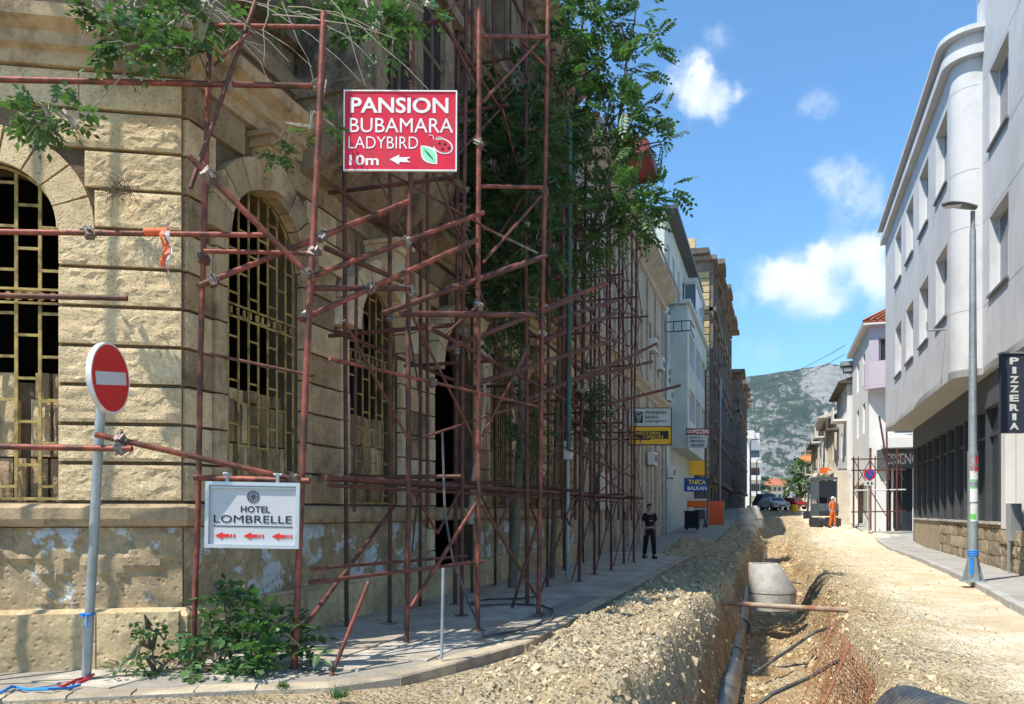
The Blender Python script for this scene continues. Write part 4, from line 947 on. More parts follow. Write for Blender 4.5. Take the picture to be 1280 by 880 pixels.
# plants rooted in the cornice over the corner
tree('wall_shrub', 'leafy shrub with pale twigs rooted in the cornice above the sunlit wall', 'plant', at(215, 5, 8.0), [[at(235, -20, 8.1), at(225, 15, 7.8), at(205, 45, 7.6)], [at(235, -20, 8.1), at(180, 10, 7.7), at(135, 12, 7.6)], [at(240, -20, 8.1), at(262, 20, 7.8), at(250, 60, 7.7)]],
     [C(130, 12, 7.55, .16, 9), C(135, 45, 7.5, .20, 13), C(165, 55, 7.5, .18, 12), C(120, 65, 7.5, .10, 5), C(200, 40, 7.5, .22, 15), C(240, 35, 7.6, .22, 16), C(235, 68, 7.5, .13, 8), C(215, 5, 7.6, .2, 14), C(265, 10, 7.7, .2, 12), C(165, 20, 7.6, .15, 8), C(190, 65, 7.5, .1, 5)], 31, M_leaf, (.15, .27), 4, M_twig, .022, wid=.42)
tree('wall_shrub', 'leafy shrub growing from the ledge just above the red sign', 'plant', at(455, -5, 9.0), [[at(450, -30, 9.3), at(462, 20, 8.9), at(470, 45, 8.8)], [at(400, -30, 9.3), at(440, 10, 9), at(500, 20, 8.8)]],
     [C(440, 20, 8.9, .24, 15), C(470, 10, 8.8, .26, 17), C(505, 10, 8.8, .26, 17), C(470, 42, 8.7, .24, 15), C(490, 40, 8.7, .2, 10), C(440, 40, 8.8, .15, 7), C(530, 15, 8.9, .2, 8), C(410, 5, 8.9, .2, 9), C(380, -10, 9, .2, 9), C(340, -10, 8.8, .2, 9)], 32, M_leaf, (.14, .28), 4, M_twig, .022, wid=.42)
tree('wall_sprig', 'single leafy sprig on a bare twig over the arched window at the left edge', 'plant', at(160, 90, 7.6), [[at(185, 60, 7.6), at(150, 98, 7.5), at(120, 130, 7.4), at(95, 158, 7.35), at(70, 165, 7.35)]],
     [C(30, 148, 7.3, .12, 7), C(60, 140, 7.3, .14, 9), C(85, 145, 7.3, .12, 7), C(12, 156, 7.3, .06, 3), C(48, 155, 7.3, .1, 5)], 33, M_leaf, (.16, .27), 4, M_twig, .010, wid=.42)
tree('wall_sprig', 'small leafy sprig hanging on the scaffold tube left of the red sign', 'plant', at(400, 130, 8.2), [[at(408, 100, 8.2), at(402, 135, 8.1), at(390, 160, 8.0)]],
     [C(388, 165, 8.0, .06, 3), C(402, 152, 8.0, .07, 4), C(418, 158, 8.0, .06, 3), C(345, 185, 8.2, .08, 6), C(352, 195, 8.2, .06, 3)], 34, M_leaf, (.11, .2), 4, M_twig, .008, wid=.42)
# tangle of bare vines hanging from the cornice
rg = random.Random(8); mm = MB()
for k in range(26):
    x0 = rg.uniform(150, 420); x1 = x0+rg.uniform(-60, 160); y0 = rg.uniform(-15, 20); y1 = rg.uniform(10, 110); D = rg.uniform(7.7, 8.4)
    mm.path([at(x0+(x1-x0)*t+rg.uniform(-4, 4), y0+(y1-y0)*t**1.6+rg.uniform(-4, 4), D) for t in (0, .2, .4, .6, .8, 1)], rg.uniform(.004, .010), 4, .003)
for k in range(6):
    x0 = rg.uniform(110, 170); mm.path([at(x0+(90-x0)*t*.6+rg.uniform(-3, 3), -5+50*t+rg.uniform(-3, 3), 7.8) for t in (0, .3, .6, 1)], .006, 4, .003)
tag(mm.build('bare_vines', M_twig, None), 'tangle of bare pale vines hanging from the cornice at the corner', 'vine', kind='stuff')
mm = MB()
for k in range(60):
    a = rg.uniform(-.4, pi+.4) if k % 3 else rg.uniform(pi, 2*pi); L = rg.uniform(.08, .40)*(1 if k % 3 else .8); c = at(150+rg.uniform(-14, 14), 238+rg.uniform(-5, 5), 8.0)
    p = c; d = R*cos(a)+Vector((0, 0, sin(a)))-F*rg.uniform(.1, .6); P = [c]
    for q in range(4): d = (d+Vector((rg.uniform(-.5, .5), rg.uniform(-.5, .5), rg.uniform(-.55, .3)))).normalized(); p = p+d*L/4; P.append(p)
    mm.path(P, .0045, 4, .0015)
tag(mm.build('dry_bush', mat('dry_twigs', (.16, .12, .08), .9, .3), None), 'dry leafless tuft growing from a joint of the sunlit wall', 'plant')
DM = .8
# bushes at the foot of the wall
def low(px, py, D, r, n, sq=(1, 1, .8)): return (at(px, py, D), r, n, sq)
tree('elder_bush', 'big dark green bush at the foot of the building corner behind the hotel sign', 'bush', at(300, 836, 8.0), [[at(290, 838, 8.0), at(285, 790, 8.0), at(280, 750, 8.0)], [at(310, 838, 8.0), at(335, 800, 7.9), at(350, 775, 7.9)]],
     [low(285, 760, 7.95, .24, 26), low(315, 775, 7.9, .26, 28), low(265, 790, 7.85, .22, 22), low(340, 790, 7.85, .25, 26), low(300, 805, 7.75, .28, 32), low(345, 815, 7.75, .22, 22), low(370, 795, 7.85, .16, 12), low(255, 815, 7.75, .18, 14), low(320, 825, 7.65, .22, 20), low(275, 740, 8.1, .14, 8), low(380, 812, 7.8, .12, 7), low(270, 825, 7.7, .2, 14)],
     41, M_leaf, (.15, .25), 3, M_bark, .02, wid=.55)
tree('elder_bush', 'small light green bush against the plinth between the pole and the corner', 'bush', at(190, 842, 7.75), [[at(195, 842, 7.75), at(190, 810, 7.75), at(185, 785, 7.75)]],
     [low(190, 782, 7.75, .09, 8), low(180, 805, 7.7, .13, 12), low(205, 800, 7.75, .12, 10), low(170, 826, 7.6, .14, 12), low(200, 828, 7.65, .14, 13), low(150, 834, 7.6, .08, 5), low(222, 832, 7.6, .1, 7)], 42, M_leaf, (.1, .17), 3, M_bark, .01, wid=.45)
for lab, px, py, n, L in (('tiny green weed tuft on the kerb at the tube foot', 353, 858, 20, .09), ('sparse thin weeds growing out of the kerb joint', 425, 872, 22, .16), ('dry grass tuft round the grey stake', 553, 828, 16, .1)):
    rg2 = random.Random(px); mm = MB(); c = gp(px, py, .06)
    for _ in range(n*3):
        a = rg2.uniform(0, 2*pi); d = Vector((cos(a), sin(a), rg2.uniform(.5, 2))).normalized(); l = L*rg2.uniform(.5, 1); s = d.cross(Vector((0, 0, 1))).normalized()*.006
        q = c+Vector((rg2.uniform(-.05, .05), rg2.uniform(-.05, .05), 0)); mm.add([q-s, q+s, q+d*l], [(0, 1, 2)])
    tag(mm.build('weed', M_leaf, None), lab, 'plant')

# ------------------------------------------------------------------ trench contents
pp = thing('drain_pipe', 'black plastic drain pipe lying along the bottom of the trench', 'pipe', (-.66, 9, -1))
MB().path([Vector((-.60, 6.5, -.98)), Vector((-.62, 10, -.96)), Vector((-.64, 14.6, -.93))], .185, 20).build('pipe_length', M_blackpipe, pp, True)
MB().path([Vector((-.66, 14.9, -.92)), Vector((-.68, 18, -.88)), Vector((-.72, 24, -.62))], .175, 20).build('pipe_length', M_blackpipe, pp, True)
for y in (14.55, 18.2): MB().tube((-.65, y, -.93+.03*(y > 15)), (-.652, y+.3, -.93+.03*(y > 15)), .205, 20).build('pipe_collar', M_blackpipe, pp, True)
# ribbed pipe end poking in at the bottom right
cp_ = thing('ribbed_pipe', 'large black ribbed pipe end at the bottom right of the road', 'pipe', gp(1140, 960, .0))
pc = at(1131, 900, 5.35); ax = (F*1.0+R*-.04+Vector((0, 0, -.05))).normalized(); Q = ax.to_track_quat('Z', 'Y').to_matrix().to_4x4()
prof = [(.20, -1.2)]
zz = -1.2
while zz < 0: prof += [(.232, zz+.004), (.232, zz+.022), (.212, zz+.026), (.212, zz+.042)]; zz += .045
mm = MB(); mm.lathe(prof+[(.20, 0)], (0, 0, 0), 40); me = mm.mesh('pipe_wall', True); put('pipe_wall', me, M_blackpipe, cp_, Matrix.Translation(pc+Vector((0, 0, 0))) @ Q)
# manhole cones
def manhole(label, c, s=1.0, rz=0, h=1.05):
    t_ = thing('manhole_cone', label, 'concrete ring', c, rz, group='concrete manhole rings in the trench')
    def ring(prof, n=40, sx=0):
        mm = MB(); L = len(prof); vs = []
        for (r, z, off) in prof: vs += [(r*cos(2*pi*k/n)+off, r*sin(2*pi*k/n), z) for k in range(n)]
        mm.add(vs, [(i*n+k, i*n+(k+1) % n, (i+1)*n+(k+1) % n, (i+1)*n+k) for i in range(L-1) for k in range(n)]); return mm
    loc_build(ring([(.40*s, 0, 0), (.52*s, 0, 0), (.53*s, .34*h, 0), (.50*s, .345*h, 0)]), 'base_ring', M_conc, t_, True)
    loc_build(ring([(.50*s, .35*h, 0), (.53*s, .37*h, 0), (.53*s, .45*h, 0), (.33*s, 1.0*h, -.20*s), (.27*s, 1.0*h, -.20*s), (.27*s, .9*h, -.20*s), (.42*s, .45*h, 0), (.40*s, .02, 0)]), 'cone', M_conc, t_, True)
    return t_
manhole('pale concrete manhole cone standing in the middle of the trench', Vector((.0, 18.4, -.50)), .95, TH, 1.0)
manhole('pair of grey concrete manhole rings at the far end of the trench, front one', Vector((-1.30, 46.0, .35)), .9, TH, 1.5)
manhole('rear concrete manhole ring half in shade beyond the trench', Vector((-.95, 49.5, .7)), .9, TH, 1.3)
# steel tube across the trench
tag(MB().path([Vector((-1.35, 14.45, .05)), Vector((.0, 14.3, .02)), Vector((1.55, 14.2, .0))], .045, 10).build('crossing_pipe', mat('pale_rusty_pipe', (.42, .33, .24), .7, .3, 8, .4, 50, stain=(.25, .09, .04), stain_amt=.7, stain_scale=4), None, True), 'rusty pipe laid straight across the open trench', 'pipe')
tag(MB().path([Vector((-.3, 13.2, -.95)), Vector((.1, 13.8, -.75)), Vector((.7, 15.0, -.5)), Vector((1.2, 15.4, -.35))], .03, 6).path([Vector((-.5, 10.2, -1.0)), Vector((.0, 10.8, -.72)), Vector((.5, 11.6, -.62)), Vector((.95, 12.0, -.4))], .032, 6).build('loose_cable', M_blackpipe, None, True), 'dark cables crossing the trench floor under the rusty pipe', 'cable', kind='stuff')
tag(MB().path([Vector((-.05, 27, -.2)), Vector((.3, 26, -.5)), Vector((.8, 24.5, -.45))], .02, 6).build('loose_cable', M_blackpipe, None, True), 'thin dark cable sagging behind the manhole cone', 'cable')
# rusty reinforcing mesh leaning on the right bank
ms = thing('reinforcing_mesh', 'rusty steel reinforcing mesh leaning on the right bank of the trench', 'steel mesh', gp(1045, 850, -.4))
q0, q1, q2, q3 = at(1030, 900, 7.6), at(1105, 915, 6.8), at(1088, 835, 8.6), at(1042, 772, 11.3)
q0, q1, q2, q3 = at(992, 905, 7.9), at(1082, 935, 7.1), at(1100, 862, 8.0), at(1040, 770, 11.2)
for i in range(23):
    t_ = i/22; MB().tube(q0.lerp(q3, t_), q1.lerp(q2, t_), .0045, 4).build('cross_wire', M_rust, ms)
for i in range(9):
    t_ = i/8; a, b = q0.lerp(q1, t_), q3.lerp(q2, t_); MB().path([a, a.lerp(b, .5)+Vector((0, 0, -.04)), b+(b-a)*.03], .006, 4).build('long_wire', M_rust, ms)
tag(MB().tube(at(1030, 880, 7.2), at(1063, 805, 8.4), .011, 6).build('steel_bar', M_rust, None), 'loose rusty steel bar across the reinforcing mesh', 'steel bar')

# ------------------------------------------------------------------ right white building
dR = Vector((.0155, 1, 0)); XB = 4.5
WBd = thing('white_building', 'modern white office building with rounded bay and dark glazed ground floor', 'building', (5.6, 25, 0))
def RF(x0): return Face((x0, 0, 0), dR, (-1, .0155, 0))
FBay = RF(4.50); FSet = RF(5.20); FGr = RF(5.45)
SOF = 5.45; TOPW = 14.65
ups = [28.3, 31.6, 34.9, 38.2]
opB = [(u-1.9, u, z, z+2.1, False) for z in (7.45, 11.4) for u in ups]
mb = MB(); wall(mb, FBay, 26.0, 41.8, SOF, TOPW, opB, .32)
# rounded corner: quarter turn from the street face to the face that looks at the camera
Rr = .62; N = 14; P0 = FBay.p(26.0, 0); cen = FBay.p(26.0, 0, -Rr); arc = [cen+FBay.n*Rr*cos(pi/2*k/N)-FBay.d*Rr*sin(pi/2*k/N) for k in range(N+1)]
endp = FSet.p(26.0-Rr, 0, 0)
pts = arc+[arc[-1]-FBay.n*.25]
for a, b in zip(pts, pts[1:]): mb.quad(a+Vector((0, 0, SOF)), b+Vector((0, 0, SOF)), b+Vector((0, 0, TOPW)), a+Vector((0, 0, TOPW)))
opS = [(22.55, 24.5, z, z+2.1, False) for z in (7.45, 11.4)]
wall(mb, FSet, 21.2, 26.0, SOF, TOPW+2.4, opS, .32)
wall(mb, FBay, 12, 18.2, SOF, TOPW+2.4, [(u-1.9, u, z, z+2.1, False) for z in (7.45, 11.4) for u in (17.4, 14.4)], .32)
a_, b_ = FBay.p(18.2, 0), FSet.p(18.2, 0, -.3); mb.quad(a_+Vector((0, 0, SOF)), b_+Vector((0, 0, SOF)), b_+Vector((0, 0, TOPW+2.4)), a_+Vector((0, 0, TOPW+2.4)))
mb.quad(FSet.p(18.2, SOF), FSet.p(21.2, SOF), FSet.p(21.2, TOPW+2.4), FSet.p(18.2, TOPW+2.4))
e0, e1 = FBay.p(41.8, 0), FBay.p(41.8, 0, -9); mb.quad(e0+Vector((0, 0, SOF)), e1+Vector((0, 0, SOF)), e1+Vector((0, 0, TOPW)), e0+Vector((0, 0, TOPW)))
mb.build('upper_wall', M_facade, WBd)
# thin render joints
jm = mat('joint_line', (.36, .36, .36), .9, .05)
for z in (7.3, 9.65, 11.25, 13.6):
    mm = MB(); pr = [p+(p-cen).normalized()*.003 for p in arc]
    for a, b in zip(pr, pr[1:]): mm.quad(a+Vector((0, 0, z)), b+Vector((0, 0, z)), b+Vector((0, 0, z+.018)), a+Vector((0, 0, z+.018)))
    mm.build('render_joint', jm, WBd)
    mm = MB(); mm.fbox(FSet, 21.2, 25.2, z, z+.018, -.01, .003); mm.build('render_joint', jm, WBd)
for (a, b, c, d, _) in opB: window(WBd, FBay, a, b, c, d, -.22, M_frame, M_glass, 1)
for (a, b, c, d, _) in opS: window(WBd, FSet, a, b, c, d, -.22, M_frame, M_glass, 1)
for fc, oo in ((FBay, opB), (FSet, opS)):
    for (a, b, c, d, _) in oo: mm = MB(); mm.fbox(fc, a-.04, b+.04, c-.07, c-.003, -.28, .07); mm.build('sill', mat('dark_sill', (.16, .16, .165), .5, .1), WBd)
# soffits
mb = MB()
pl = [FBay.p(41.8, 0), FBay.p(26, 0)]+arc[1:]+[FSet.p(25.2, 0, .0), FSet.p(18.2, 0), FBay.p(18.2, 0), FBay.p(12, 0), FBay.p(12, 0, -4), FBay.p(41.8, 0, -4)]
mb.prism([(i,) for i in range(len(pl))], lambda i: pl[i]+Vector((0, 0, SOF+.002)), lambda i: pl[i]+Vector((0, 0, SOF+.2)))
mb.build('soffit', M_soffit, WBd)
# roof cornice, two steps, following the bay round the corner
def rcorn(z0, z1, wo, name, m):
    outer = [FBay.p(42.0, 0, wo), FBay.p(26, 0, wo)]+[cen+(p-cen).normalized()*(Rr+wo) for p in arc[1:]]+[arc[-1]-FBay.d*wo-FBay.n*(.45)]
    inner = [p+Vector((1.5, .0, 0)) for p in outer]
    mm = MB(); n = len(outer)
    for i in range(n-1):
        a, b, c, d = outer[i], outer[i+1], inner[i+1], inner[i]
        z_ = Vector((0, 0, 1)); mm.quad(a+z_*z0, b+z_*z0, b+z_*z1, a+z_*z1); mm.quad(a+z_*z1, b+z_*z1, c+z_*z1, d+z_*z1); mm.quad(a+z_*z0, b+z_*z0, c+z_*z0, d+z_*z0)
    mm.build(name, m, WBd)
rcorn(TOPW-.25, TOPW, .22, 'cornice', M_facade); rcorn(TOPW+.003, TOPW+.38, .10, 'fascia', M_facade); rcorn(TOPW+.383, TOPW+.52, .34, 'cornice', M_facade)
for z0, z1, wo in ((TOPW+2.15, TOPW+2.4, .22), (TOPW+2.403, TOPW+2.75, .10), (TOPW+2.753, TOPW+2.9, .34)):
    mm = MB(); mm.fbox(FSet, 18.4, 25.6, z0, z1, -1, wo); mm.fbox(FBay, 12, 18.35, z0, z1, -1, wo); mm.build('cornice', M_facade, WBd)
mm = MB(); mm.prism([(i,) for i in range(4)], lambda i: [FSet.p(25.4, 0, -1), FBay.p(41.8, 0, -.6), FBay.p(41.8, 0, -9), FSet.p(25.4, 0, -9)][i]+Vector((0, 0, TOPW)), lambda i: [FSet.p(25.4, 0, -1), FBay.p(41.8, 0, -.6), FBay.p(41.8, 0, -9), FSet.p(25.4, 0, -9)][i]+Vector((0, 0, TOPW+.3))); mm.build('roof_slab', M_conc, WBd)
mm = MB(); mm.fbox(FSet, 12, 25.4, SOF+.3, TOPW+2.3, -9, -8.8); mm.fbox(FBay, 25.4, 41.7, SOF+.3, TOPW, -9, -8.8); mm.fbox(FSet, 25.38, 25.42, TOPW, TOPW+2.4, -9, -.05); mm.fbox(FSet, 12, 25.4, TOPW+2.1, TOPW+2.35, -8.8, -.35); mm.build('rear_wall', M_facade, WBd)
mm = MB(); mm.fbox(FSet, 12, 41.6, 9.4, 9.6, -8.7, -.4); mm.fbox(FSet, 12, 41.6, SOF+.3, TOPW-.1, -3.2, -3.0); mm.build('inner_partition', M_dark, WBd)
# drain spout on the bay
mm = MB(); mm.tube(FBay.p(26.6, 7.05, .0), FBay.p(26.6, 7.05, .5), .03, 8).tube(FBay.p(26.6, 7.05, .5), FBay.p(26.6, 7.3, .5), .03, 8); mm.build('spout', M_grey, WBd)
# ground floor: stone base, dark glazing with mullions, fascia
FG = Face((5.02, 0, 0), (.0326, 1, 0), (-1, .0326, 0)); BASEH = 1.28
mm = MB(); mm.fbox(FG, 24.2, 41.4, 4.55, SOF-.003, -.3, .10); mm.build('fascia_band', M_anth, WBd)
mm = MB(); mm.fbox(FG, 24.2, 41.4, 0.0, BASEH, -.4, -.02); mm.build('base_wall', M_mortar, WBd)
mm = MB(); mm.fbox(FG, 24.2, 41.4, BASEH-.0, BASEH+.07, -.4, .1); mm.build('base_coping', M_conc, WBd)
u = 24.3; k_ = 0
while u < 41.2:
    L = 1.62
    mm = MB(); mm.fbox(FG, u+.08, u+L-.08, BASEH+.07, 4.55, -.12, -.09); mm.build('pane', M_glassD, WBd)
    mm = MB(); mm.fbox(FG, u-.08, u+.075, BASEH+.072, 4.548, -.14, .06); mm.build('mullion', M_frameD, WBd)
    mm = MB(); mm.fbox(FG, u+.08, u+L-.085, 3.75, 3.83, -.1, -.02); mm.build('transom', M_frameD, WBd)
    u += L; k_ += 1
mm = MB(); mm.fbox(FG, 24.2, 41.4, .1, SOF, -5, -4.8); mm.fbox(FG, 24.1, 24.2, .1, SOF, -4.8, -.1); mm.fbox(FG, 41.3, 41.4, .1, SOF, -4.8, -.1); mm.build('shop_shell', M_dark, WBd)
mm = MB(); mm.fbox(FG, 41.4, 41.7, 0, SOF, -6, .05); mm.build('end_wall', M_anth, WBd)
# rubble facing stones
rng = random.Random(77); rv = [stone_mesh(rng, 3, 3, .03, .04, 'facing_stone') for _ in range(8)]
M_face = stone_mat('facing_stone', (.47, .38, .26), (.22, .17, .11), .8, 20, rand=.45, dirt=.35)
def facing(fc, u0, u1, z0, z1, hs=(.16, .3), ls=(.18, .42), proud=.08):
    z = z0
    while z < z1-.05:
        h_ = min(rng.uniform(*hs), z1-z); u = u0
        if z1-z-h_ < .1: h_ = z1-z
        while u < u1-.03:
            L = min(rng.uniform(*ls), u1-u); M = fc.mat(u+.01, z+.008, -.03) @ Matrix.Diagonal((L-.018, proud*rng.uniform(.8, 1.3), h_-.016, 1)); put('facing_stone', rng.choice(rv), M_face, WBd, M); u += L
        z += h_
facing(FG, 24.2, 34, .1, BASEH, (.26, .42), (.34, .75)); 
mm = MB(); mm.fbox(FG, 34, 41.4, .1, BASEH-.01, -.05, .045); mm.build('facing_far', M_face, WBd)
# entrance zone near the pizzeria
mm = MB(); mm.fbox(FG, 21.6, 24.1, .1, 4.3, -.35, -.3); mm.build('glass_door', M_glassD, WBd)
mm = MB(); mm.fbox(FG, 23.7, 24.15, BASEH-.1, 4.4, -.32, .04); mm.fbox(FG, 22.7, 22.85, .1, 4.4, -.32, .0); mm.build('white_pilaster', M_whiter, WBd)
mm = MB(); mm.fbox(FG, 21.5, 23.65, 4.42, 5.35, -.35, -.03); mm.fbox(FG, 20.3, 21.3, .1, 5.3, -.4, -.03); mm.build('pier_core', M_mortar, WBd)
facing(FG, 21.5, 23.65, 4.42, 5.35, (.2, .32), (.22, .4)); facing(FG, 20.5, 21.3, .1, 5.3, (.3, .42), (.35, .5), .12)
facing(FG, 21.6, 24.1, .1, BASEH-.12, (.25, .4), (.25, .45), .14)
mm = MB(); mm.fbox(FG, 12, 20.3, .1, SOF, -.5, -.05); mm.build('glazed_front', M_glassD, WBd)

# pizzeria blade sign
PS = thing('blade_sign', 'tall dark pizzeria blade sign with stacked white letters on the right building', 'sign', at(1265, 492, 18.3), TH)
k = 18.3/1000; lbox(PS, 'panel', (0, 0, 0), (28*k, .16, 99*k), M_navy)
for i, ch in enumerate('PIZZERIA'): text(PS, ch, 0, (40.0-i*11.6)*k, (11.5 if ch != 'I' else 5)*k, 8.6*k, M_white, .04, -.083)
lbox(PS, 'cap', (0, 0, 50.2*k), (30*k, .2, .04), M_alu)
loc_build(MB().box((.55, .02, .5), (.6, .05, .05)).box((.55, .02, -.5), (.6, .05, .05)), 'arm', M_grey, PS)
# grey meter cabinet on legs
MC = thing('meter_cabinet', 'grey metal cabinet on two legs beside the stone base under the blade sign', 'cabinet', gp(1266, 716, .12), TH)
lbox(MC, 'box', (0.02, 0, 1.25), (.26, .22, .92), M_grey); lbox(MC, 'leg', (-.1, 0, .4), (.04, .05, .8), M_grey); lbox(MC, 'leg', (.13, 0, .4), (.04, .05, .8), M_grey)
lbox(MC, 'small_box', (.06, -.16, .85), (.12, .1, .36), M_conc)

# ------------------------------------------------------------------ street lamp right
SL = thing('street_lamp', 'tall galvanised street lamp with stickers and blue tape on the right pavement', 'street lamp', gp(1216, 727, .12))
B = gp(1216, 727, .12); zt = 8.15
MB().path([B+Vector((0, 0, .02)), B+Vector((0, 0, 2.8)), B+Vector((0, 0, 2.82))], .105, 16).build('lower_pole', M_galv, SL, True)
MB().tube(B+Vector((0, 0, 2.8)), Vector((B.x, B.y, zt-.45)), .088, 16, .062).build('pole', M_galv, SL, True)
MB().tube(Vector((B.x, B.y, zt-.45)), Vector((B.x, B.y, zt-.05)), .045, 12).build('spigot', M_grey, SL, True)
MB().box(B+Vector((0, 0, .015)), (.46, .46, .03)).build('base_plate', M_galv, SL)
for a in range(4):
    d = Vector((cos(a*pi/2+TH), sin(a*pi/2+TH), 0)); n = Vector((-d.y, d.x, 0))*.008; P = [B+d*.10+Vector((0, 0, .03)), B+d*.24+Vector((0, 0, .03)), B+d*.10+Vector((0, 0, .55))]
    mm = MB(); mm.add([p+n for p in P]+[p-n for p in P], [(0, 1, 2), (5, 4, 3), (0, 3, 4, 1), (1, 4, 5, 2), (2, 5, 3, 0)]); mm.build('gusset', M_galv, SL)
H = Vector((B.x, B.y, zt)); L_ = .72; sec = []
mm = MB(); n = 12; vs = []
for i in range(13):
    s_ = i/12; c_ = H-R*(s_*L_-.06)+Vector((0, 0, .02+.10*sin(s_*1.6)-.02*s_)); w_ = .17*sin(min(1, .35+s_*1.2)*pi*.5)*(1 if s_ < .8 else sqrt(max(.02, 1-((s_-.8)/.2)**2))); h_ = .07*(1-.55*s_)
    vs += [c_+F*w_*cos(2*pi*k/n)+Vector((0, 0, h_*sin(2*pi*k/n)*(1 if sin(2*pi*k/n) > 0 else .5))) for k in range(n)]
mm.add(vs, [(i*n+k, i*n+(k+1) % n, (i+1)*n+(k+1) % n, (i+1)*n+k) for i in range(12) for k in range(n)]+[tuple(range(n)), tuple(range(12*n, 13*n))]); mm.build('lamp_head', mat('lamp_grey', (.16, .17, .18), .4, .05), SL, True)
mm = MB(); mm.box(H-R*.42+Vector((0, 0, .055)), (.3, .2, .01)); mm.build('lamp_glass', mat('lamp_lens', (.6, .62, .62), .2, .05), SL)
def cyl_patch(name, z0, z1, a0, a1, r, m):
    mm = MB(); N = 8; P = []
    for i in range(N+1):
        a = a0+(a1-a0)*i/N; d = Vector((cos(a), sin(a), 0)); P += [B+d*r+Vector((0, 0, z0)), B+d*r+Vector((0, 0, z1))]
    mm.add(P, [(2*i, 2*i+2, 2*i+3, 2*i+1) for i in range(N)]); return mm.build(name, m, SL)
fr = -pi/2+TH-.15
cyl_patch('sticker', 1.72, 2.02, fr-.9, fr+.7, .1065, M_white); cyl_patch('sticker', 1.30, 1.68, fr-.8, fr+.9, .1065, M_white); cyl_patch('sticker', 2.15, 2.38, fr-.9, fr+.8, .1068, M_white)
cyl_patch('sticker_print', 1.34, 1.46, fr-.8, fr+.3, .1075, mat('bright_green_ink', (.15, .55, .1), .5, .1)); cyl_patch('sticker_print', 2.16, 2.20, fr-.9, fr+.8, .1078, MATS['bright_green_ink']); cyl_patch('sticker_print', 2.0, 2.03, fr-.9, fr+.7, .1075, MATS['bright_green_ink'])
for z, r_ in ((2.62, .10), (2.42, .07)):
    mm = MB(); P = [(r_*cos(q*pi/7), r_*sin(q*pi/7)) for q in range(14)]
    P3 = []
    for x, zz in P: a = fr+x/.108-.05; P3.append(B+Vector((cos(a), sin(a), 0))*.1085+Vector((0, 0, z+zz)))
    mm.add(P3, [tuple(range(14))]); mm.build('round_sticker', M_redprint, SL)
mm = MB(); [mm.lathe([(.108, z), (.118, z+.02), (.108, z+.04)], B, 14) for z in (.56, .60, .64)]; mm.box(B+Vector((-.05, -.13, .38)), (.07, .02, .42)); mm.build('blue_tape', M_blue, SL)
# ------------------------------------------------------------------ beige building next door
BB = thing('beige_building', 'beige two storey building with pilasters and shutters beyond the derelict bank', 'building', (XF, 35, 0))
Y0, Y1 = YE+.05, 45.3
wn = [(u, u+1.1, z, z+h_, False) for u in (25.5, 28.3, 31.1, 33.9, 36.7, 39.5, 42.3) for z, h_ in ((8.8, 2.3),)]+[(u, u+1.5, .9, 4.9, False) for u in (25.3, 28.1, 30.9, 33.7, 36.5, 39.3, 42.1)]
mb = MB(); wall(mb, FB, Y0, Y1, 0, 13.3, wn, .25); MBq = FB
mb.quad(FB.p(Y1, 0), FB.p(Y1, 0, -10), FB.p(Y1, 13.3, -10), FB.p(Y1, 13.3)); mb.quad(FB.p(Y0, 13.3), FB.p(Y1, 13.3), FB.p(Y1, 15.5, -5), FB.p(Y0, 15.5, -5)); mb.quad(FB.p(Y0, 0, -.3), FB.p(Y1, 0, -.3), FB.p(Y1, 13.3, -.3), FB.p(Y0, 13.3, -.3))
mb.build('wall', M_beige, BB)
for (a, b, c, d, _) in wn:
    if c > 5: window(BB, FB, a, b, c, d, -.12, M_shutter, M_shutter if rs.random() < .5 else M_glass, 1, 1)
    else:
        f = MB().fbox(FB, a, b, c, d, -.22, -.16).build('shutter', M_shutter, BB)
        mm = MB(); [mm.fbox(FB, a+.1+q*.35, a+.13+q*.35, c, d, -.16, -.13) for q in range(4)]; mm.build('shutter_ribs', M_mortar, f)
for u in [25.05+2.8*i for i in range(8)]:
    mm = MB(); mm.fbox(FB, u-.22, u+.22, 0, 7.1, 0, .14); mm.build('pilaster', M_beige, BB)
    mm = MB(); mm.fbox(FB, u-.16, u+.16, 8.0, 12.9, 0, .10); mm.build('pilaster', M_beige, BB)
for prof in ([(0, 7.15), (.12, 7.2), (.16, 7.35), (.34, 7.5), (.36, 7.66), (0, 7.75)], [(0, 12.9), (.15, 12.95), (.2, 13.15), (.5, 13.35), (.8, 13.6), (.82, 13.78), (0, 13.9)]):
    mm = MB(); mm.prism(prof, lambda w, z: FB.p(Y0, z, w), lambda w, z: FB.p(Y1+.1, z, w)); mm.build('cornice', M_beige, BB)
mm = MB(); mm.path([FB.p(Y0, 13.8, .9), FB.p(Y1+.1, 13.8, .9), FB.p(Y1+.15, 13.3, .8), FB.p(Y1+.1, 12.7, .15), FB.p(Y1+.1, .2, .12)], .06, 6); mm.build('gutter', M_grey, BB)
mm = MB()
for i in range(60): a = Y0+i*.35; mm.tube(FB.p(a, 13.83, .75), FB.p(a, 14.1, -.3), .09, 5)
tag(mm.build('eave_tiles', M_tile, BB), kind='stuff')
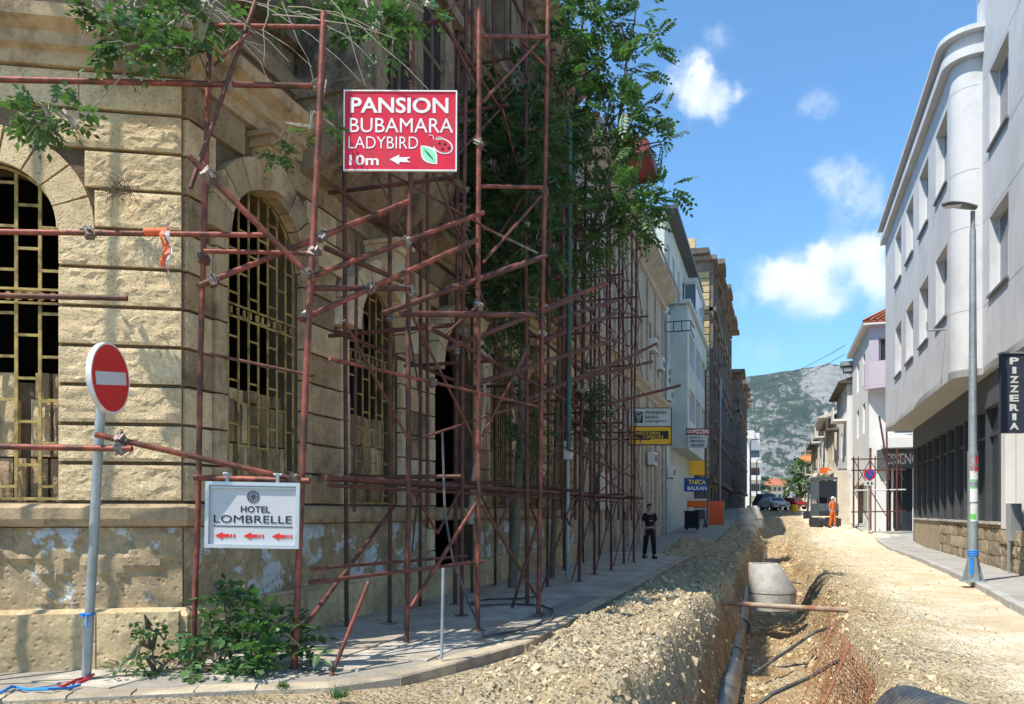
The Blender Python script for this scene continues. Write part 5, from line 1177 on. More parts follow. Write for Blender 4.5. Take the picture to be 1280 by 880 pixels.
def acunit(label, fc, u, z, w=.3):
    t_ = thing('air_conditioner', label, 'air conditioner', fc.p(u, z, w), group='air conditioners on the left facades')
    mm = MB(); mm.fbox(fc, u-.42, u+.42, z, z+.6, w-.28, w+.06); mm.build('case', M_whiter, t_)
    mm = MB(); c_ = fc.p(u+.1, z+.3, w+.062); mm.lathe([(.22, 0), (.22, .012)], c_, 14, Matrix.Rotation(pi/2, 4, 'Y')); mm.fbox(fc, u-.36, u-.2, z+.1, z+.5, w+.06, w+.068); mm.build('fan_grille', M_frameD, t_)
    mm = MB(); mm.fbox(fc, u-.3, u-.25, z-.06, z, -.0, w); mm.build('bracket', M_grey, t_); mm = MB(); mm.fbox(fc, u+.25, u+.3, z-.06, z, 0, w); mm.build('bracket', M_grey, t_)
acunit('white air conditioner high on the beige wall, nearer of the upper pair', FB, 40.1, 9.6); acunit('white air conditioner high on the beige wall, farther of the upper pair', FB, 42.8, 9.15)
acunit('white air conditioner on the beige wall just under the yellow bank sign', FB, 39.0, 3.9, .4); acunit('white air conditioner beside the yellow shop signs on the pale green building', FB, 46.7, 3.6, .4)
acunit('white air conditioner on the pale green wall right of the bank sign', FB, 46.4, 8.0, .3)
# bank sign projecting over the pavement
BS = thing('projecting_sign', 'projecting bank sign, white upper half and yellow lower half, over the shaded pavement', 'sign', at(812, 533.5, 31), TH)
k = 31/1000; lbox(BS, 'white_panel', (0, 0, 11.5*k), (52*k, .22, 22*k), mat('lightbox_white', (.55, .60, .58), .5, .05)); lbox(BS, 'yellow_panel', (0, 0, -11.3*k), (52*k, .22, 21.6*k), mat('lightbox_yellow', (.80, .47, .02), .5, .05))
for x in (-26.6, 26.6): lbox(BS, 'edge', (x*k, 0, 0), (1.2*k, .26, 46.5*k), M_frameD)
for z in (23.0, 0.1, -22.7): lbox(BS, 'edge', (0, 0, z*k), (51.9*k, .25, 1.0*k), M_frameD)
for i, s_ in enumerate(('PRIVREDNA', 'BANKA', 'SARAJEVO')): text(BS, s_, (-6+[27, 17, 26][i]/2)*k, (17.4-i*5.6)*k, [27, 17, 26][i]*k, 4.0*k, mat('dark_green_ink', (.01, .05, .035)), .02, -.112)
lbox(BS, 'emblem', (-14*k, -.113, 11.5*k), (10*k, .006, 14*k), MATS['dark_green_ink'])
for i in range(3): loc_build(MB().path([Vector(((-14+3.2*cos(q*pi/6)*(1-.25*i))*k, -.12, (14.5-i*3+2.4*sin(q*pi/6))*k)) for q in range(13)], .012, 4), 'emblem_ring', MATS['lightbox_white'], BS)
lbox(BS, 'dark_band', (1*k, -.113, -10.5*k), (44*k, .006, 10*k), M_blackp); ylw = mat('yellow_print', (.9, .6, .05), .5)
text(BS, 'WESTERN', -4*k, -8.4*k, 32*k, 4.0*k, ylw, 0, -.118); text(BS, 'UNION', 4*k, -13*k, 24*k, 4.0*k, ylw, 0, -.118)
lbox(BS, 'arm', (-.95, 0, .5), (.7, .05, .05), M_grey); lbox(BS, 'arm', (-.95, 0, -.5), (.7, .05, .05), M_grey)
# small white sign and grey notice board near the scaffold
ps_ = thing('post_sign', 'small white box sign on a pale post behind the scaffolding', 'sign', gp(710, 727, .12)); p_ = at(709.5, 567, 17)
MB().box(p_, (.18, .12, .24)).build('panel', M_white, ps_); MB().tube(p_-Vector((0, 0, .12)), p_-Vector((0, 0, 2.7)), .045, 10).build('post', M_galv, ps_, True); MB().box(p_+Vector((0, 0, .2)), (.14, .14, .12)).build('cap', M_whiter, ps_)
nb = thing('notice_board', 'pale grey panel leaning on the beige wall behind the far scaffold tubes', 'panel', FB.p(27.5, 2, .3)); mm = MB(); mm.fbox(FB, 26.9, 29.2, 1.7, 3.0, .15, .2); mm.build('board', mat('pale_grey_board', (.42, .45, .44), .6, .1, 3), nb); mm = MB(); [mm.fbox(FB, q, q+.04, .1, 1.7, .16, .2) for q in (27, 29)]; tag(mm.build('legs', M_grey, nb), kind='stuff')

# ------------------------------------------------------------------ pale green building
GB = thing('pale_green_building', 'pale green four storey building with a projecting glazed bay', 'building', (XF, 55, 0))
Y0, Y1, HG = 45.4, 63.4, 18.6
wn = [(u, u+1.1, z, z+1.9, False) for u in (46.2, ) for z in (6.6, 10.2)]+[(u, u+1.2, 15.0, 17.2, False) for u in (46.6, 49.2, 52, 55, 58, 61)]+[(46.0, 47.2, .3, 3.0, False)]
mb = MB(); wall(mb, FB, Y0, Y1, 0, HG, wn, .25, .05); mb.quad(FB.p(Y0, 13, .05), FB.p(Y0, 13, -10), FB.p(Y0, HG, -10), FB.p(Y0, HG, .05)); mb.quad(FB.p(Y0, HG-.01, .05), FB.p(Y1, HG-.01, .05), FB.p(Y1, HG-.01, -9), FB.p(Y0, HG-.01, -9)); mb.quad(FB.p(Y0, 0, -.35), FB.p(Y1, 0, -.35), FB.p(Y1, HG, -.35), FB.p(Y0, HG, -.35)); mb.quad(FB.p(Y1, 0, .05), FB.p(Y1, 0, -10), FB.p(Y1, HG, -10), FB.p(Y1, HG, .05))
mb.build('wall', M_mint, GB)
for (a, b, c, d, _) in wn: window(GB, FB, a, b, c, d, -.08, M_frame, M_glass, 1)
FQ = Face((-4.75, 0, 0), (0, 1, 0), (1, 0, 0))
bw = [(u, u+3.4, z, z+1.9, False) for u in (49.3, 53.6, 57.9) for z in (7.2, 10.6)]
mb = MB(); wall(mb, FQ, 48.2, 62.4, 5.4, 13.9, bw, .3); mb.quad(FQ.p(48.2, 5.4), FQ.p(48.2, 5.4, -1.0), FQ.p(48.2, 13.9, -1.0), FQ.p(48.2, 13.9)); mb.quad(FQ.p(48.2, 5.4), FQ.p(62.4, 5.4), FQ.p(62.4, 5.4, -1), FQ.p(48.2, 5.4, -1)); mb.quad(FQ.p(48.2, 13.9), FQ.p(62.4, 13.9), FQ.p(62.4, 13.9, -1), FQ.p(48.2, 13.9, -1)); mb.quad(FQ.p(62.4, 5.4), FQ.p(62.4, 5.4, -1), FQ.p(62.4, 13.9, -1), FQ.p(62.4, 13.9))
mb.build('bay', M_mint, GB)
for (a, b, c, d, _) in bw: window(GB, FQ, a, b, c, d, -.14, M_frame, M_glass, 3)
mm = MB(); mm.fbox(FB, 47.9, 62.7, 13.95, 14.15, 0, 1.25); mm.build('balcony_slab', M_mint, GB)
mm = MB(); mm.fbox(FB, Y0-.1, Y1+.1, HG, HG+.22, -.5, .75); mm.build('eave', M_frameD, GB)
# enclosed box on the top balcony
mm = MB(); mm.fbox(FB, 55.4, 62.2, 14.16, 15.3, 0.0, .95); mm.fbox(FB, 55.4, 62.2, 17.2, 17.5, 0, 1.0); mm.build('enclosed_balcony', M_mint, GB)
FE = Face((XF+.9, 0, 0), (0, 1, 0), (1, 0, 0)); window(GB, FE, 55.6, 62.0, 15.32, 17.18, .02, M_frame, M_glass, 4)
FN = Face((XF, 55.5, 0), (1, 0, 0), (0, -1, 0)); window(GB, FN, .1, .92, 15.32, 17.18, .0, M_frame, M_glass, 0)
for z in (9.7, 9.2, 8.7, 14.4, 14.0, 13.6, 13.2): mm = MB(); mm.fbox(FB, 47.5, 47.62, z, z+.28, .05, .12); mm.build('vent', M_frameD, GB)
ra_ = thing('wall_railing', 'dark metal rail bracket high at the joint of the beige and green buildings', 'railing', FB.p(45.5, 12.0, .5)); mm = MB()
for z in (11.75, 12.3): mm.tube(FB.p(45.5, z, .1), FB.p(45.5, z, 1.5), .035, 5).tube(FB.p(45.5, z, 1.5), FB.p(47.5, z, 1.5), .035, 5)
for w in (.1, .55, 1.0, 1.5): mm.tube(FB.p(45.5, 11.75, w), FB.p(45.5, 12.3, w), .03, 5)
mm.build('rail', M_frameD, ra_)
# signs under the bay
def fsign(label, px, py, D, w, h, m, lines, ink, nm='shop_sign'):
    t_ = thing(nm, label, 'sign', at(px, py, D), TH); k = D/1000; lbox(t_, 'panel', (0, 0, 0), (w*k, .15, h*k), m)
    for (s_, x, z, tw, th) in lines: text(t_, s_, x*k, z*k, tw*k, th*k, ink, .03, -.078)
    for x in (-.5, .5): lbox(t_, 'hanger', (x*w*k*.6, .12, 0), (.05, .15, h*k*.8), M_grey)
    return t_
fsign('narrow dark red pizzeria sign under the bay of the green building', 873, 539.5, 46.5, 30, 8, mat('dark_red_sign', (.25, .02, .03)), [('KOD', -11, 0, 6, 4), ('PIZZERI', 3, 0, 20, 5)], M_white)
fsign('pale sign with grey lettering just under the dark red sign', 871.5, 552, 46.5, 24, 16, mat('pale_sign', (.45, .52, .50)), [('PROF. R. I', -2, 5, 16, 2.6), ('FRIZERSKI', 0, .5, 18, 2.8), ('SALON', 0, -4.5, 16, 4)], MATS['dark_green_ink'])
fsign('orange yellow shop sign above the blue one', 871, 585, 47, 19, 18, mat('yellow_sign', (.85, .42, .03), .5, .25, 1.5), [('MENU', 0, 4, 13, 4), ('GRILL', 0, -4, 12, 4)][:0], M_tapeR)
fsign('blue shop sign with yellow and white lettering', 870, 606, 47, 29, 17, mat('blue_sign', (.02, .07, .30)), [('TNICA', 1, 3.4, 22, 6)], ylw)
text(bpy.data.objects['shop_sign.003'], 'BALKAN', 1*.047, -4.2*.047, 24*.047, 5*.047, M_white, .03, -.078)
gs = thing('garden_fence', 'low orange and white striped barrier under the blue shop sign', 'barrier', at(871, 640, 49), TH)
k = .049; lbox(gs, 'board', (0, 0, 10*k), (24*k, .06, 8*k), M_orange); lbox(gs, 'board', (0, 0, 15.5*k), (24*k, .08, 2*k), M_white); lbox(gs, 'board', (0, 0, 4*k), (24*k, .08, 1.2*k), M_white); lbox(gs, 'post', (-11*k, .05, 4*k), (.08, .08, 26*k), M_grey); lbox(gs, 'post', (11*k, .05, 4*k), (.08, .08, 26*k), M_grey)
tag(MB().box(at(865, 650, 47), (.8, .7, .95)).box(at(865, 650, 47)+Vector((0, 0, .5)), (.88, .78, .08)).box(at(865, 650, 47)+Vector((.3, 0, -.52)), (.1, .5, .12)).box(at(865, 650, 47)+Vector((-.3, 0, -.52)), (.1, .5, .12)).build('dark_bin', M_cloth), 'dark bulky container standing behind the rubble heap below the shop signs', 'container')
nt = thing('safety_netting', 'bright orange safety netting hung before the dark doorway of the ruined building', 'netting', at(895, 650, 55), TH); k = .055
lbox(nt, 'panel', (0, 0, 5*k), (20*k, .03, 37*k), mat('orange_net', (.85, .13, .06), .7, .4, 9)); mm = MB()
for q in range(9): mm.box(((q-4)*2.2*k, -.03, 5*k), (.03, .02, 32*k))
for q in range(12): mm.box((0, -.03, (-10+q*2.7)*k), (19*k, .02, .03))
tag(loc_build(mm, 'net_cords', M_orange, nt), kind='stuff')
for x in (-9.6, 9.6): lbox(nt, 'post', (x*k, 0, 4*k), (.07, .07, 38*k), M_grey)

# ------------------------------------------------------------------ ruined tall buildings
def ruin(label, X, y0, y1, H, Lw, rows, cols, quoin=True, seed=1):
    rg = random.Random(seed); t_ = thing('ruined_building', label, 'building', (X, y0, 0)); fc = Face((X, 0, 0), (0, 1, 0), (1, 0, 0)); fe = Face((X, y0, 0), (-1, 0, 0), (0, -1, 0))
    step = (y1-y0)/cols; rh = (H-4)/rows
    ops = [(y0+step*(i+.28), y0+step*(i+.72), 4.6+rh*j, 4.6+rh*j+rh*.62, False) for i in range(cols) for j in range(rows)]+[(y0+step*(i+.2), y0+step*(i+.8), .3, 3.6, False) for i in range(cols)]
    mb = MB(); wall(mb, fc, y0, y1, 0, H, ops, .5); wall(mb, fe, 0, Lw, 0, H, [(2+2.6*i, 3.1+2.6*i, 4.6+rh*j, 4.6+rh*j+2, False) for i in range(int(Lw/2.6)-1) for j in range(rows)], .4)
    mb.build('wall', M_ruin, t_)
    mm = MB(); mm.fbox(fc, y0+.6, y1, 0, H-.5, -.8, -.7); mm.fbox(fe, .6, Lw, 0, H-.5, -.8, -.7); mm.fbox(fc, y1-.2, y1, 0, H, -Lw, 0); mm.fbox(fc, y0+.8, y1, H-1, H-.8, -Lw, -.8); mm.build('inner_shell', M_dark, t_)
    for (a, b, c, d, _) in ops:
        if c < 1: continue
        mm = MB(); mm.fbox(fc, a-.25, a-.005, c, d, 0, .18); mm.fbox(fc, b+.005, b+.25, c, d, 0, .18); mm.fbox(fc, a-.35, b+.35, d+.01, d+.35, 0, .4); mm.fbox(fc, a-.3, b+.3, c-.25, c-.01, 0, .35); mm.build('window_surround', M_ruin, t_)
    for z, w, hh in ((4.0, .45, .3), (4.6+rh*(rows-1)-.9, .5, .3), (H-1.0, .55, .35), (H-.6, 1.1, .4)):
        # broken cornice: pieces
        u = y0-(.0 if z < H-1.2 else w)
        while u < y1:
            L = min(rg.uniform(1.5, 5), y1-u)
            if rg.random() < .88:
                mm = MB(); mm.fbox(fc, u, u+L-.03, z, z+hh, 0.001, w*rg.uniform(.75, 1.1)); mm.build('cornice_piece', M_ruin, t_)
            u += L
        mm = MB(); mm.fbox(fe, -.0, Lw, z, z+hh, 0.001, w); mm.build('cornice_piece', M_ruin, t_)
    for i in range(cols+1):
        mm = MB(); mm.fbox(fc, y0+step*i-.3+(.3 if i == 0 else 0), y0+step*i+.3, 4.4, H-1.1, 0, .3); mm.build('pilaster', M_ruin, t_)
    # jagged top
    for k_ in range(16):
        a = rg.uniform(y0, y1-2); mm = MB(); mm.fbox(fc, a, a+rg.uniform(.8, 2.5), H-.19, H-.15+rg.uniform(.1, .55), -.6, -.05); mm.build('broken_top', M_ruin, t_)
    if quoin:
        z = 4; q = 0
        while z < H-2.2:
            L = 1.0 if q % 2 else .72; mm = MB(); mm.fbox(fe, .003, L, z+.03, z+.52, -.05, .12); mm.build('quoin', M_quoin, t_); z += .56; q += 1
    return t_
R1 = ruin('tall blackened ruined building with yellow corner stones on the left', -4.75, 65.5, 96, 22.6, 9, 4, 7, True, 3)
for q in range(9): mm = MB(); a = 1.5+q*.8; mm.box((-4.75-a, 66.2, 23.3), (.75, .7, .8+.3*sin(q*2.1))); mm.build('attic_stone', M_quoin, R1)
ruin('second ruined grey building farther down the left side with broken cornice', -3.95, 98, 128, 18.5, 8, 3, 6, False, 4)
tag(MB().path([Vector((-4.2, 70, .6)), Vector((-4.2, 70, 6)), Vector((-4.15, 70, 13))], .09, 6).build('downpipe', M_galv), 'pale grey downpipe running up the front of the blackened ruin', 'pipe')
# rear lamps on the left
def far_lamp(label, px, py, D, H, arm, r=.09, m=M_grey):
    b = at(px, py, D); t_ = thing('street_lamp', label, 'street lamp', b)
    MB().tube(b, b+Vector((0, 0, H)), r, 10, r*.6).build('pole', m, t_, True); MB().path([b+Vector((0, 0, H-.1)), b+R*arm*.3+Vector((0, 0, H+.25)), b+R*arm+Vector((0, 0, H+.3))], r*.5, 6).build('arm', m, t_, True)
    MB().box(b+R*arm*1.2+Vector((0, 0, H+.28)), (abs(arm)*.6, .25, .1)).build('lamp_head', m, t_)
    MB().tube(b, b+Vector((0, 0, .6)), r*1.8, 10).build('base', m, t_, True)
far_lamp('dark street lamp before the orange netting on the left side', 882, 666, 52, 10.6, .9, .09, M_frameD)
far_lamp('far thin street lamp in front of the white far building on the left', 938, 650, 95, 9.3, .7, .12); far_lamp('farther dark street lamp near the parked cars', 946, 644, 110, 7.4, .6, .12)

# ------------------------------------------------------------------ far left and end of the street
WL = thing('far_building', 'narrow white building with dark balconies far down the left side', 'building', at(942, 640, 140))
def blk(parent, name, px0, px1, py0, py1, D, depth, m):
    a, b = at(px0, py1, D), at(px1, py1, D); zt_ = at(0, py0, D).z; q = Vector((0, depth, 0))
    mm = MB(); lo = [a, b, b+q, a+q]; lo = [Vector((v.x, v.y, -1 if py1 > 640 else v.z)) for v in lo]; mm.hexa(lo+[Vector((v.x, v.y, zt_)) for v in lo]); return mm.build(name, m, parent)
def quadbox(parent, name, px0, px1, py0, py1, D, t_, m): return blk(parent, name, px0, px1, py0, min(py1, 640), D, t_, m)
blk(WL, 'wall', 932, 949, 541, 645, 140, 10, M_whiter); quadbox(WL, 'roof_box', 932, 943, 538, 548, 139, 4, M_whiter)
for i, y_ in enumerate((563, 585, 605)): quadbox(WL, 'window', 938, 949.5, y_, y_+9, 139.9, .3, M_glassD); quadbox(WL, 'balcony', 936, 951, y_+9, y_+15, 138.5, 1.4, M_whiter)
EH = thing('far_building', 'white house with orange red tiled roof closing the end of the street', 'building', at(970, 640, 170)); blk(EH, 'wall', 958, 986, 604, 645, 170, 12, M_cream)
a, b = at(955, 606, 168.5), at(987, 606, 168.5); q = Vector((0, 14, 0)); rz_ = Vector((0, 0, 1.6)); mm = MB(); mm.add([a, b, b+q, a+q, a.lerp(b, .15)+q*.5+rz_, a.lerp(b, .85)+q*.5+rz_], [(0, 1, 5, 4), (1, 2, 5), (2, 3, 4, 5), (3, 0, 4)]); mm.build('roof', M_tile, EH)
for x in (961, 967, 973, 979): 
    for y_ in (609, 618): quadbox(EH, 'window', x, x+3.2, y_, y_+5, 169.8, .4, M_glassD)
quadbox(EH, 'balcony', 971, 979, 622, 625, 168.6, 1.3, M_whiter)
OR = thing('far_building', 'building with a bright orange roof above the street tree on the right', 'building', at(1015, 640, 120)); blk(OR, 'wall', 999, 1024, 575, 645, 120, 12, M_cream)
a, b = at(995, 576, 118.5), at(1028, 576, 118.5); q = Vector((0, 14, 0)); rz_ = Vector((0, 0, 2.6)); mm = MB(); mm.add([a, b, b+q, a+q, a.lerp(b, .75)+q*.5+rz_, a.lerp(b, .95)+q*.5+rz_], [(0, 1, 5, 4), (1, 2, 5), (2, 3, 4, 5), (3, 0, 4)]); mm.build('roof', mat('orange_tile', (.62, .17, .05), .8, .2, 4), OR)
for x in (1001, 1008, 1015): quadbox(OR, 'window', x, x+3.5, 582, 590, 119.8, .4, M_glassD)
tree('street_tree', 'round green street tree at the end of the street beside the orange roof', 'tree', at(999, 645, 105), [[at(999, 645, 105), at(999, 625, 105), at(1000, 600, 105)]],
     [C(999, 600, 105, 1.5, 60), C(992, 610, 105, 1.1, 36), C(1007, 608, 105, 1.3, 44), C(1001, 588, 105, 1.1, 34), C(997, 580, 105, .5, 10), C(1012, 595, 106, 1.0, 24), C(987, 618, 105, .6, 12)], 51, M_leaf, (.7, 1.1), 4, r0=.16, wid=.5)
tree('street_tree', 'small yellow green tree left of the far red roofed house', 'tree', at(953, 645, 150), [[at(953, 645, 150), at(953, 620, 150)]], [C(953, 605, 150, 1.2, 36), C(950, 615, 150, 1, 26), C(956, 616, 150, .9, 20)], 52, M_leaf, (.8, 1.3), 4, r0=.14, wid=.5)
# right row beyond the white building
def row(label, px_off, X, y0, y1, H, m, nwin, rows, mr=M_tile, seed=1, win=M_glassD, balc=True):
    rg = random.Random(seed); t_ = thing('town_house', label, 'building', (X, y0, grade(y0))); fc = Face((X, 0, 0), (0, 1, 0), (-1, 0, 0)); fe = Face((X, y0, 0), (1, 0, 0), (0, -1, 0)); st = (y1-y0)/nwin; rh = (H-4.4)/rows; g = grade(y0)
    ops = [(y0+st*(i+.3), y0+st*(i+.7), 4.9+g+rh*j, 4.9+g+rh*j+rh*.6, False) for i in range(nwin) for j in range(rows)]
    mb = MB(); wall(mb, fc, y0, y1, 0, H, ops, .25); wall(mb, fe, 0, 8, 0, H, [], .2); mb.quad(fc.p(y0, H-.01), fc.p(y1, H-.01), fc.p(y1, H-.01, -8), fc.p(y0, H-.01, -8)); mb.quad(fc.p(y1, 0), fc.p(y1, 0, -8), fc.p(y1, H, -8), fc.p(y1, H)); mb.quad(fc.p(y0, 0, -.3), fc.p(y1, 0, -.3), fc.p(y1, H, -.3), fc.p(y0, H, -.3)); mb.build('wall', m, t_)
    for i, (a, b, c, d, _) in enumerate(ops):
        window(t_, fc, a, b, c, d, -.1, M_frame if rg.random() < .6 else M_frameD, win, 1)
        if balc and rg.random() < .45: mm = MB(); mm.fbox(fc, a-.4, b+.4, c-.7, c-.55, 0, .9); mm.fbox(fc, a-.4, b+.4, c-.54, c+.3, .82, .88); mm.build('balcony', rg.choice([m, M_ruin, M_whiter]), t_)
    for i in range(nwin): mm = MB(); mm.fbox(fc, y0+st*(i+.15), y0+st*(i+.85), .4+g, 3.3+g, -.05, .02); mm.build('shopfront', M_glassD, t_)
    mm = MB(); mm.fbox(fc, y0, y1, 3.6+g, 3.9+g, 0, .5); mm.build('canopy', rg.choice([M_whiter, M_cream, M_anth]), t_)
    mm = MB(); mm.prism([(.6, H), (.6, H+.12), (-4, H+1.8), (-8.5, H)], lambda w, z: fc.p(y0-.4, z, w), lambda w, z: fc.p(y1+.2, z, w)); mm.build('roof', mr, t_); return t_
row('cream town house with dark balconies beyond the white corner building', 0, 5.0, 60.5, 70, 10.6, M_whiter, 3, 2, mr=M_ruin, seed=2); row('low beige town house farther along the right side', 0, 4.85, 70.2, 80, 9.2, M_cream, 3, 2, mr=M_ruin, seed=3)
row('pale town house behind the small excavator', 0, 4.75, 80.2, 92, 10.4, M_whiter, 4, 2, mr=M_cream, seed=4); row('farthest cream house on the right before the street tree', 0, 4.7, 92.2, 108, 9.4, M_cream, 5, 2, mr=M_ruin, seed=5)
# white corner building with lilac balcony and dark shop
PB = thing('corner_building', 'white and lilac corner building with curved balcony and red tiled roof', 'building', (5.3, 50, .4))
fc = Face((5.3, 0, 0), (0, 1, 0), (-1, 0, 0)); fe = Face((5.3, 50, 0), (1, 0, 0), (0, -1, 0)); HP = 12.3
mb = MB(); wall(mb, fc, 50, 60, 0, HP, [(52, 53.4, 6.4, 8.2, False), (52, 53.4, 9.4, 11.2, False), (55.5, 57, 6.4, 8.2, False), (55.5, 57, 9.4, 11.2, False), (51, 59, .5, 3.4, False)], .3); wall(mb, fe, 0, 9, 0, 6, [(.9, 8.5, .5, 4.2, False)], .5); wall(mb, fe, 0, 9, 6, 9.3, [(1.3, 3.6, 6.1, 8.6, False)], .3); mb.quad(fc.p(60, 0), fc.p(60, 0, -9), fc.p(60, HP, -9), fc.p(60, HP)); mb.quad(fc.p(50, 0, -.6), fc.p(60, 0, -.6), fc.p(60, HP, -.6), fc.p(50, HP, -.6)); mb.quad(fe.p(0, 0, -.7), fe.p(9, 0, -.7), fe.p(9, 12, -.7), fe.p(0, 12, -.7)); mb.build('wall', M_whiter, PB)
mb = MB(); wall(mb, fe, 0, 9, 9.302, HP, [(.5, 1.6, 9.7, 11.6, False)], .3); mb.build('upper_wall', M_lilac, PB)
for (a, b, c, d) in ((52, 53.4, 6.4, 8.2), (52, 53.4, 9.4, 11.2), (55.5, 57, 6.4, 8.2), (55.5, 57, 9.4, 11.2)): window(PB, fc, a, b, c, d, -.1, M_frame, M_glassD, 1)
window(PB, fe, 1.3, 3.6, 6.1, 8.6, -.12, M_frame, M_glass, 2); window(PB, fe, .5, 1.6, 9.7, 11.6, -.12, M_frame, M_glassD, 1)
mm = MB(); mm.fbox(fe, .9, 8.5, .5, 4.2, -.5, -.4); sg = mm.build('shop_window', M_glassD, PB)
for q in range(7): mm = MB(); mm.fbox(fe, 1.2+q*1.1, 1.35+q*1.1, .5, 4.2, -.4, -.3); mm.build('mullion', M_whiter if q < 4 else M_frameD, sg)
mm = MB(); mm.fbox(fe, .4, 9, 4.1, 5.15, 0.001, .35); mm.build('sign_fascia', M_anth, PB)
ft = textmesh('ESSENCA', 2.0, .62, .02, .01); put('lettering', ft, M_white, PB, Matrix.Translation(fe.p(1.85, 4.62, .36)))
# curved balcony
N = 12; cc = fe.p(1.6, 0, 0); pts = [cc+Vector((-1.9*cos(pi*q/N), -1.3*sin(pi*q/N), 0)) for q in range(N+1)]
mm = MB()
for a, b in zip(pts, pts[1:]):
    i_a, i_b = cc+(a-cc)*.93, cc+(b-cc)*.93; z_ = Vector((0, 0, 1)); mm.hexa([a+z_*8.75, b+z_*8.75, i_b+z_*8.75, i_a+z_*8.75, a+z_*10.1, b+z_*10.1, i_b+z_*10.1, i_a+z_*10.1])
mm.prism([(q,) for q in range(N+1)], lambda q: pts[q]+Vector((0, 0, 8.6)), lambda q: pts[q]+Vector((0, 0, 8.74))); mm.build('curved_balcony', M_lilac, PB)
mm = MB(); mm.fbox(fe, .6, 8.5, 5.2, 5.4, 0, 1.3); mm.fbox(fe, .6, 8.5, 5.401, 5.75, 1.22, 1.3); lb = mm.build('lower_balcony', M_whiter, PB); mm = MB()
for z in (5.95, 6.15, 6.35): mm.tube(fe.p(.6, z, 1.26), fe.p(8.5, z, 1.26), .03, 5)
for q in range(6): mm.tube(fe.p(.6+q*1.5, 5.75, 1.26), fe.p(.6+q*1.5, 6.4, 1.26), .03, 5)
mm.build('railing', M_frame, lb)
mm = MB(); P = [(4.95, 49.6), (14.5, 49.6), (14.5, 60.4), (4.95, 60.4)]; mq_ = MB(); mq_.prism([(q_,) for q_ in range(4)], lambda q_: Vector((*P[q_], HP+.003)), lambda q_: Vector((*P[q_], HP+.09))); mq_.build('eave_board', M_whiter, PB); mm.add([Vector((x, y, HP+.10)) for x, y in P]+[Vector((x, y, HP+.2)) for x, y in P]+[Vector((8, 53, HP+2.2)), Vector((12, 57, HP+2.2))], [(3, 2, 1, 0), (0, 1, 5, 4), (1, 2, 6, 5), (2, 3, 7, 6), (3, 0, 4, 7), (4, 5, 9, 8), (5, 6, 9), (6, 7, 8, 9), (7, 4, 8)]); mm.build('roof', M_tile, PB)
mm = MB()
for q in range(28): mm.tube(Vector((4.95+q*.34, 49.58, HP+.22)), Vector((8+q*.14, 53, HP+2.25)), .07, 5)
tag(mm.build('roof_tiles', M_tile, PB), kind='stuff')
mm = MB(); mm.box(Vector((4.95, 60.3, 11.9)), (.8, 1.2, .3)).box(Vector((5.05, 60.3, 11.5)), (.6, 1.0, .3)); mm.build('dormer', M_grey, PB)
# overhead wires
for i, (dz, sag, lab) in enumerate(((0, 1.2, 'upper of two overhead wires crossing the sky before the mountain'), (-.6, 1.5, 'lower of two overhead wires crossing the sky before the mountain'))):
    a = at(1056, 432, 56)+Vector((0, 0, dz)); b = at(930, 482, 100)+Vector((0, 0, dz)); tag(MB().path([a.lerp(b, t_)-Vector((0, 0, sag*4*t_*(1-t_)*.5)) for t_ in [q/14 for q in range(15)]], .02, 4).build('overhead_wire', M_blackp), lab, 'wire')
# right scaffold
RS = thing('scaffolding', 'small rusty scaffold tower in front of the dark shop on the right', 'scaffolding', at(1095, 666, 43), TH); D = 43
cols_ = ((1067, 660, 571, M_tubeD), (1088, 668, 560, M_tube), (1111, 664, 530, M_tubeD), (1121, 664, 560, M_tubeD))
def TR(n_, a, b, r, m): return MB().tube(at(*a), at(*b), r, 6).build(n_, m, RS, True)
for px, y0_, y1_, m in cols_: TR('standard', (px, y0_, D), (px+(3 if px == 1111 else 0)*-1, y1_, D), .06 if px == 1088 else .045, m); TR('standard', (px+6, y0_-3, D+1.3), (px+6, max(570, y1_), D+1.3), .03, M_tubeD)
TR('standard', (1112, 600, D), (1099, 520, D), .05, M_tubeD)
for y_ in (574, 588, 613, 640):
    TR('ledger', (1064, y_, D), (1132, y_-1, D), .035, M_tubeD if y_ != 613 else M_whiter)
for a, b in (((1067, 574), (1088, 613)), ((1088, 574), (1067, 613)), ((1111, 574), (1088, 600)), ((1088, 576), (1111, 612)), ((1067, 613), (1088, 655)), ((1088, 613), (1111, 650)), ((1111, 576), (1130, 600))): TR('brace', (*a, D), (*b, D), .025, M_tubeD)
# round no parking sign
NP = thing('traffic_sign', 'round blue and red no parking sign with arrow plate on the right scaffold', 'traffic sign', at(1087, 593, 41.5), TH); k = .0415
loc_build(MB().lathe([(7.2*k, -.02), (7.2*k, .02)], n=24, M=RX), 'red_disc', M_redprint, NP); loc_build(MB().lathe([(5.6*k, .021), (5.6*k, .03)], n=24, M=RX), 'blue_disc', mat('blue_disc', (.03, .10, .45)), NP)
loc_build(MB().box((0, -.045, 0), (13*k, .01, 1.3*k), Matrix.Rotation(pi/4, 4, 'Y')), 'red_bar', M_redprint, NP); lbox(NP, 'arrow_plate', (0, 0, -11*k), (13*k, .03, 6*k), M_white); lpoly(NP, 'arrow', [(-4*k, -11*k), (-1.5*k, -9*k), (-1.5*k, -13*k)], -.03, -.016, M_blackp); lpoly(NP, 'arrow', [(4*k, -11*k), (1.5*k, -9*k), (1.5*k, -13*k)], -.03, -.016, M_blackp); lbox(NP, 'post', (0, .05, -38*k), (.06, .06, 75*k), M_galv)
fsign('white advertising board with grey lettering on the right house front', 1055, 596, 52, 20, 16, M_white, [('APOTEKA', 0, 2.5, 15, 4), ('0-24', 0, -3, 9, 3)], M_blackp)
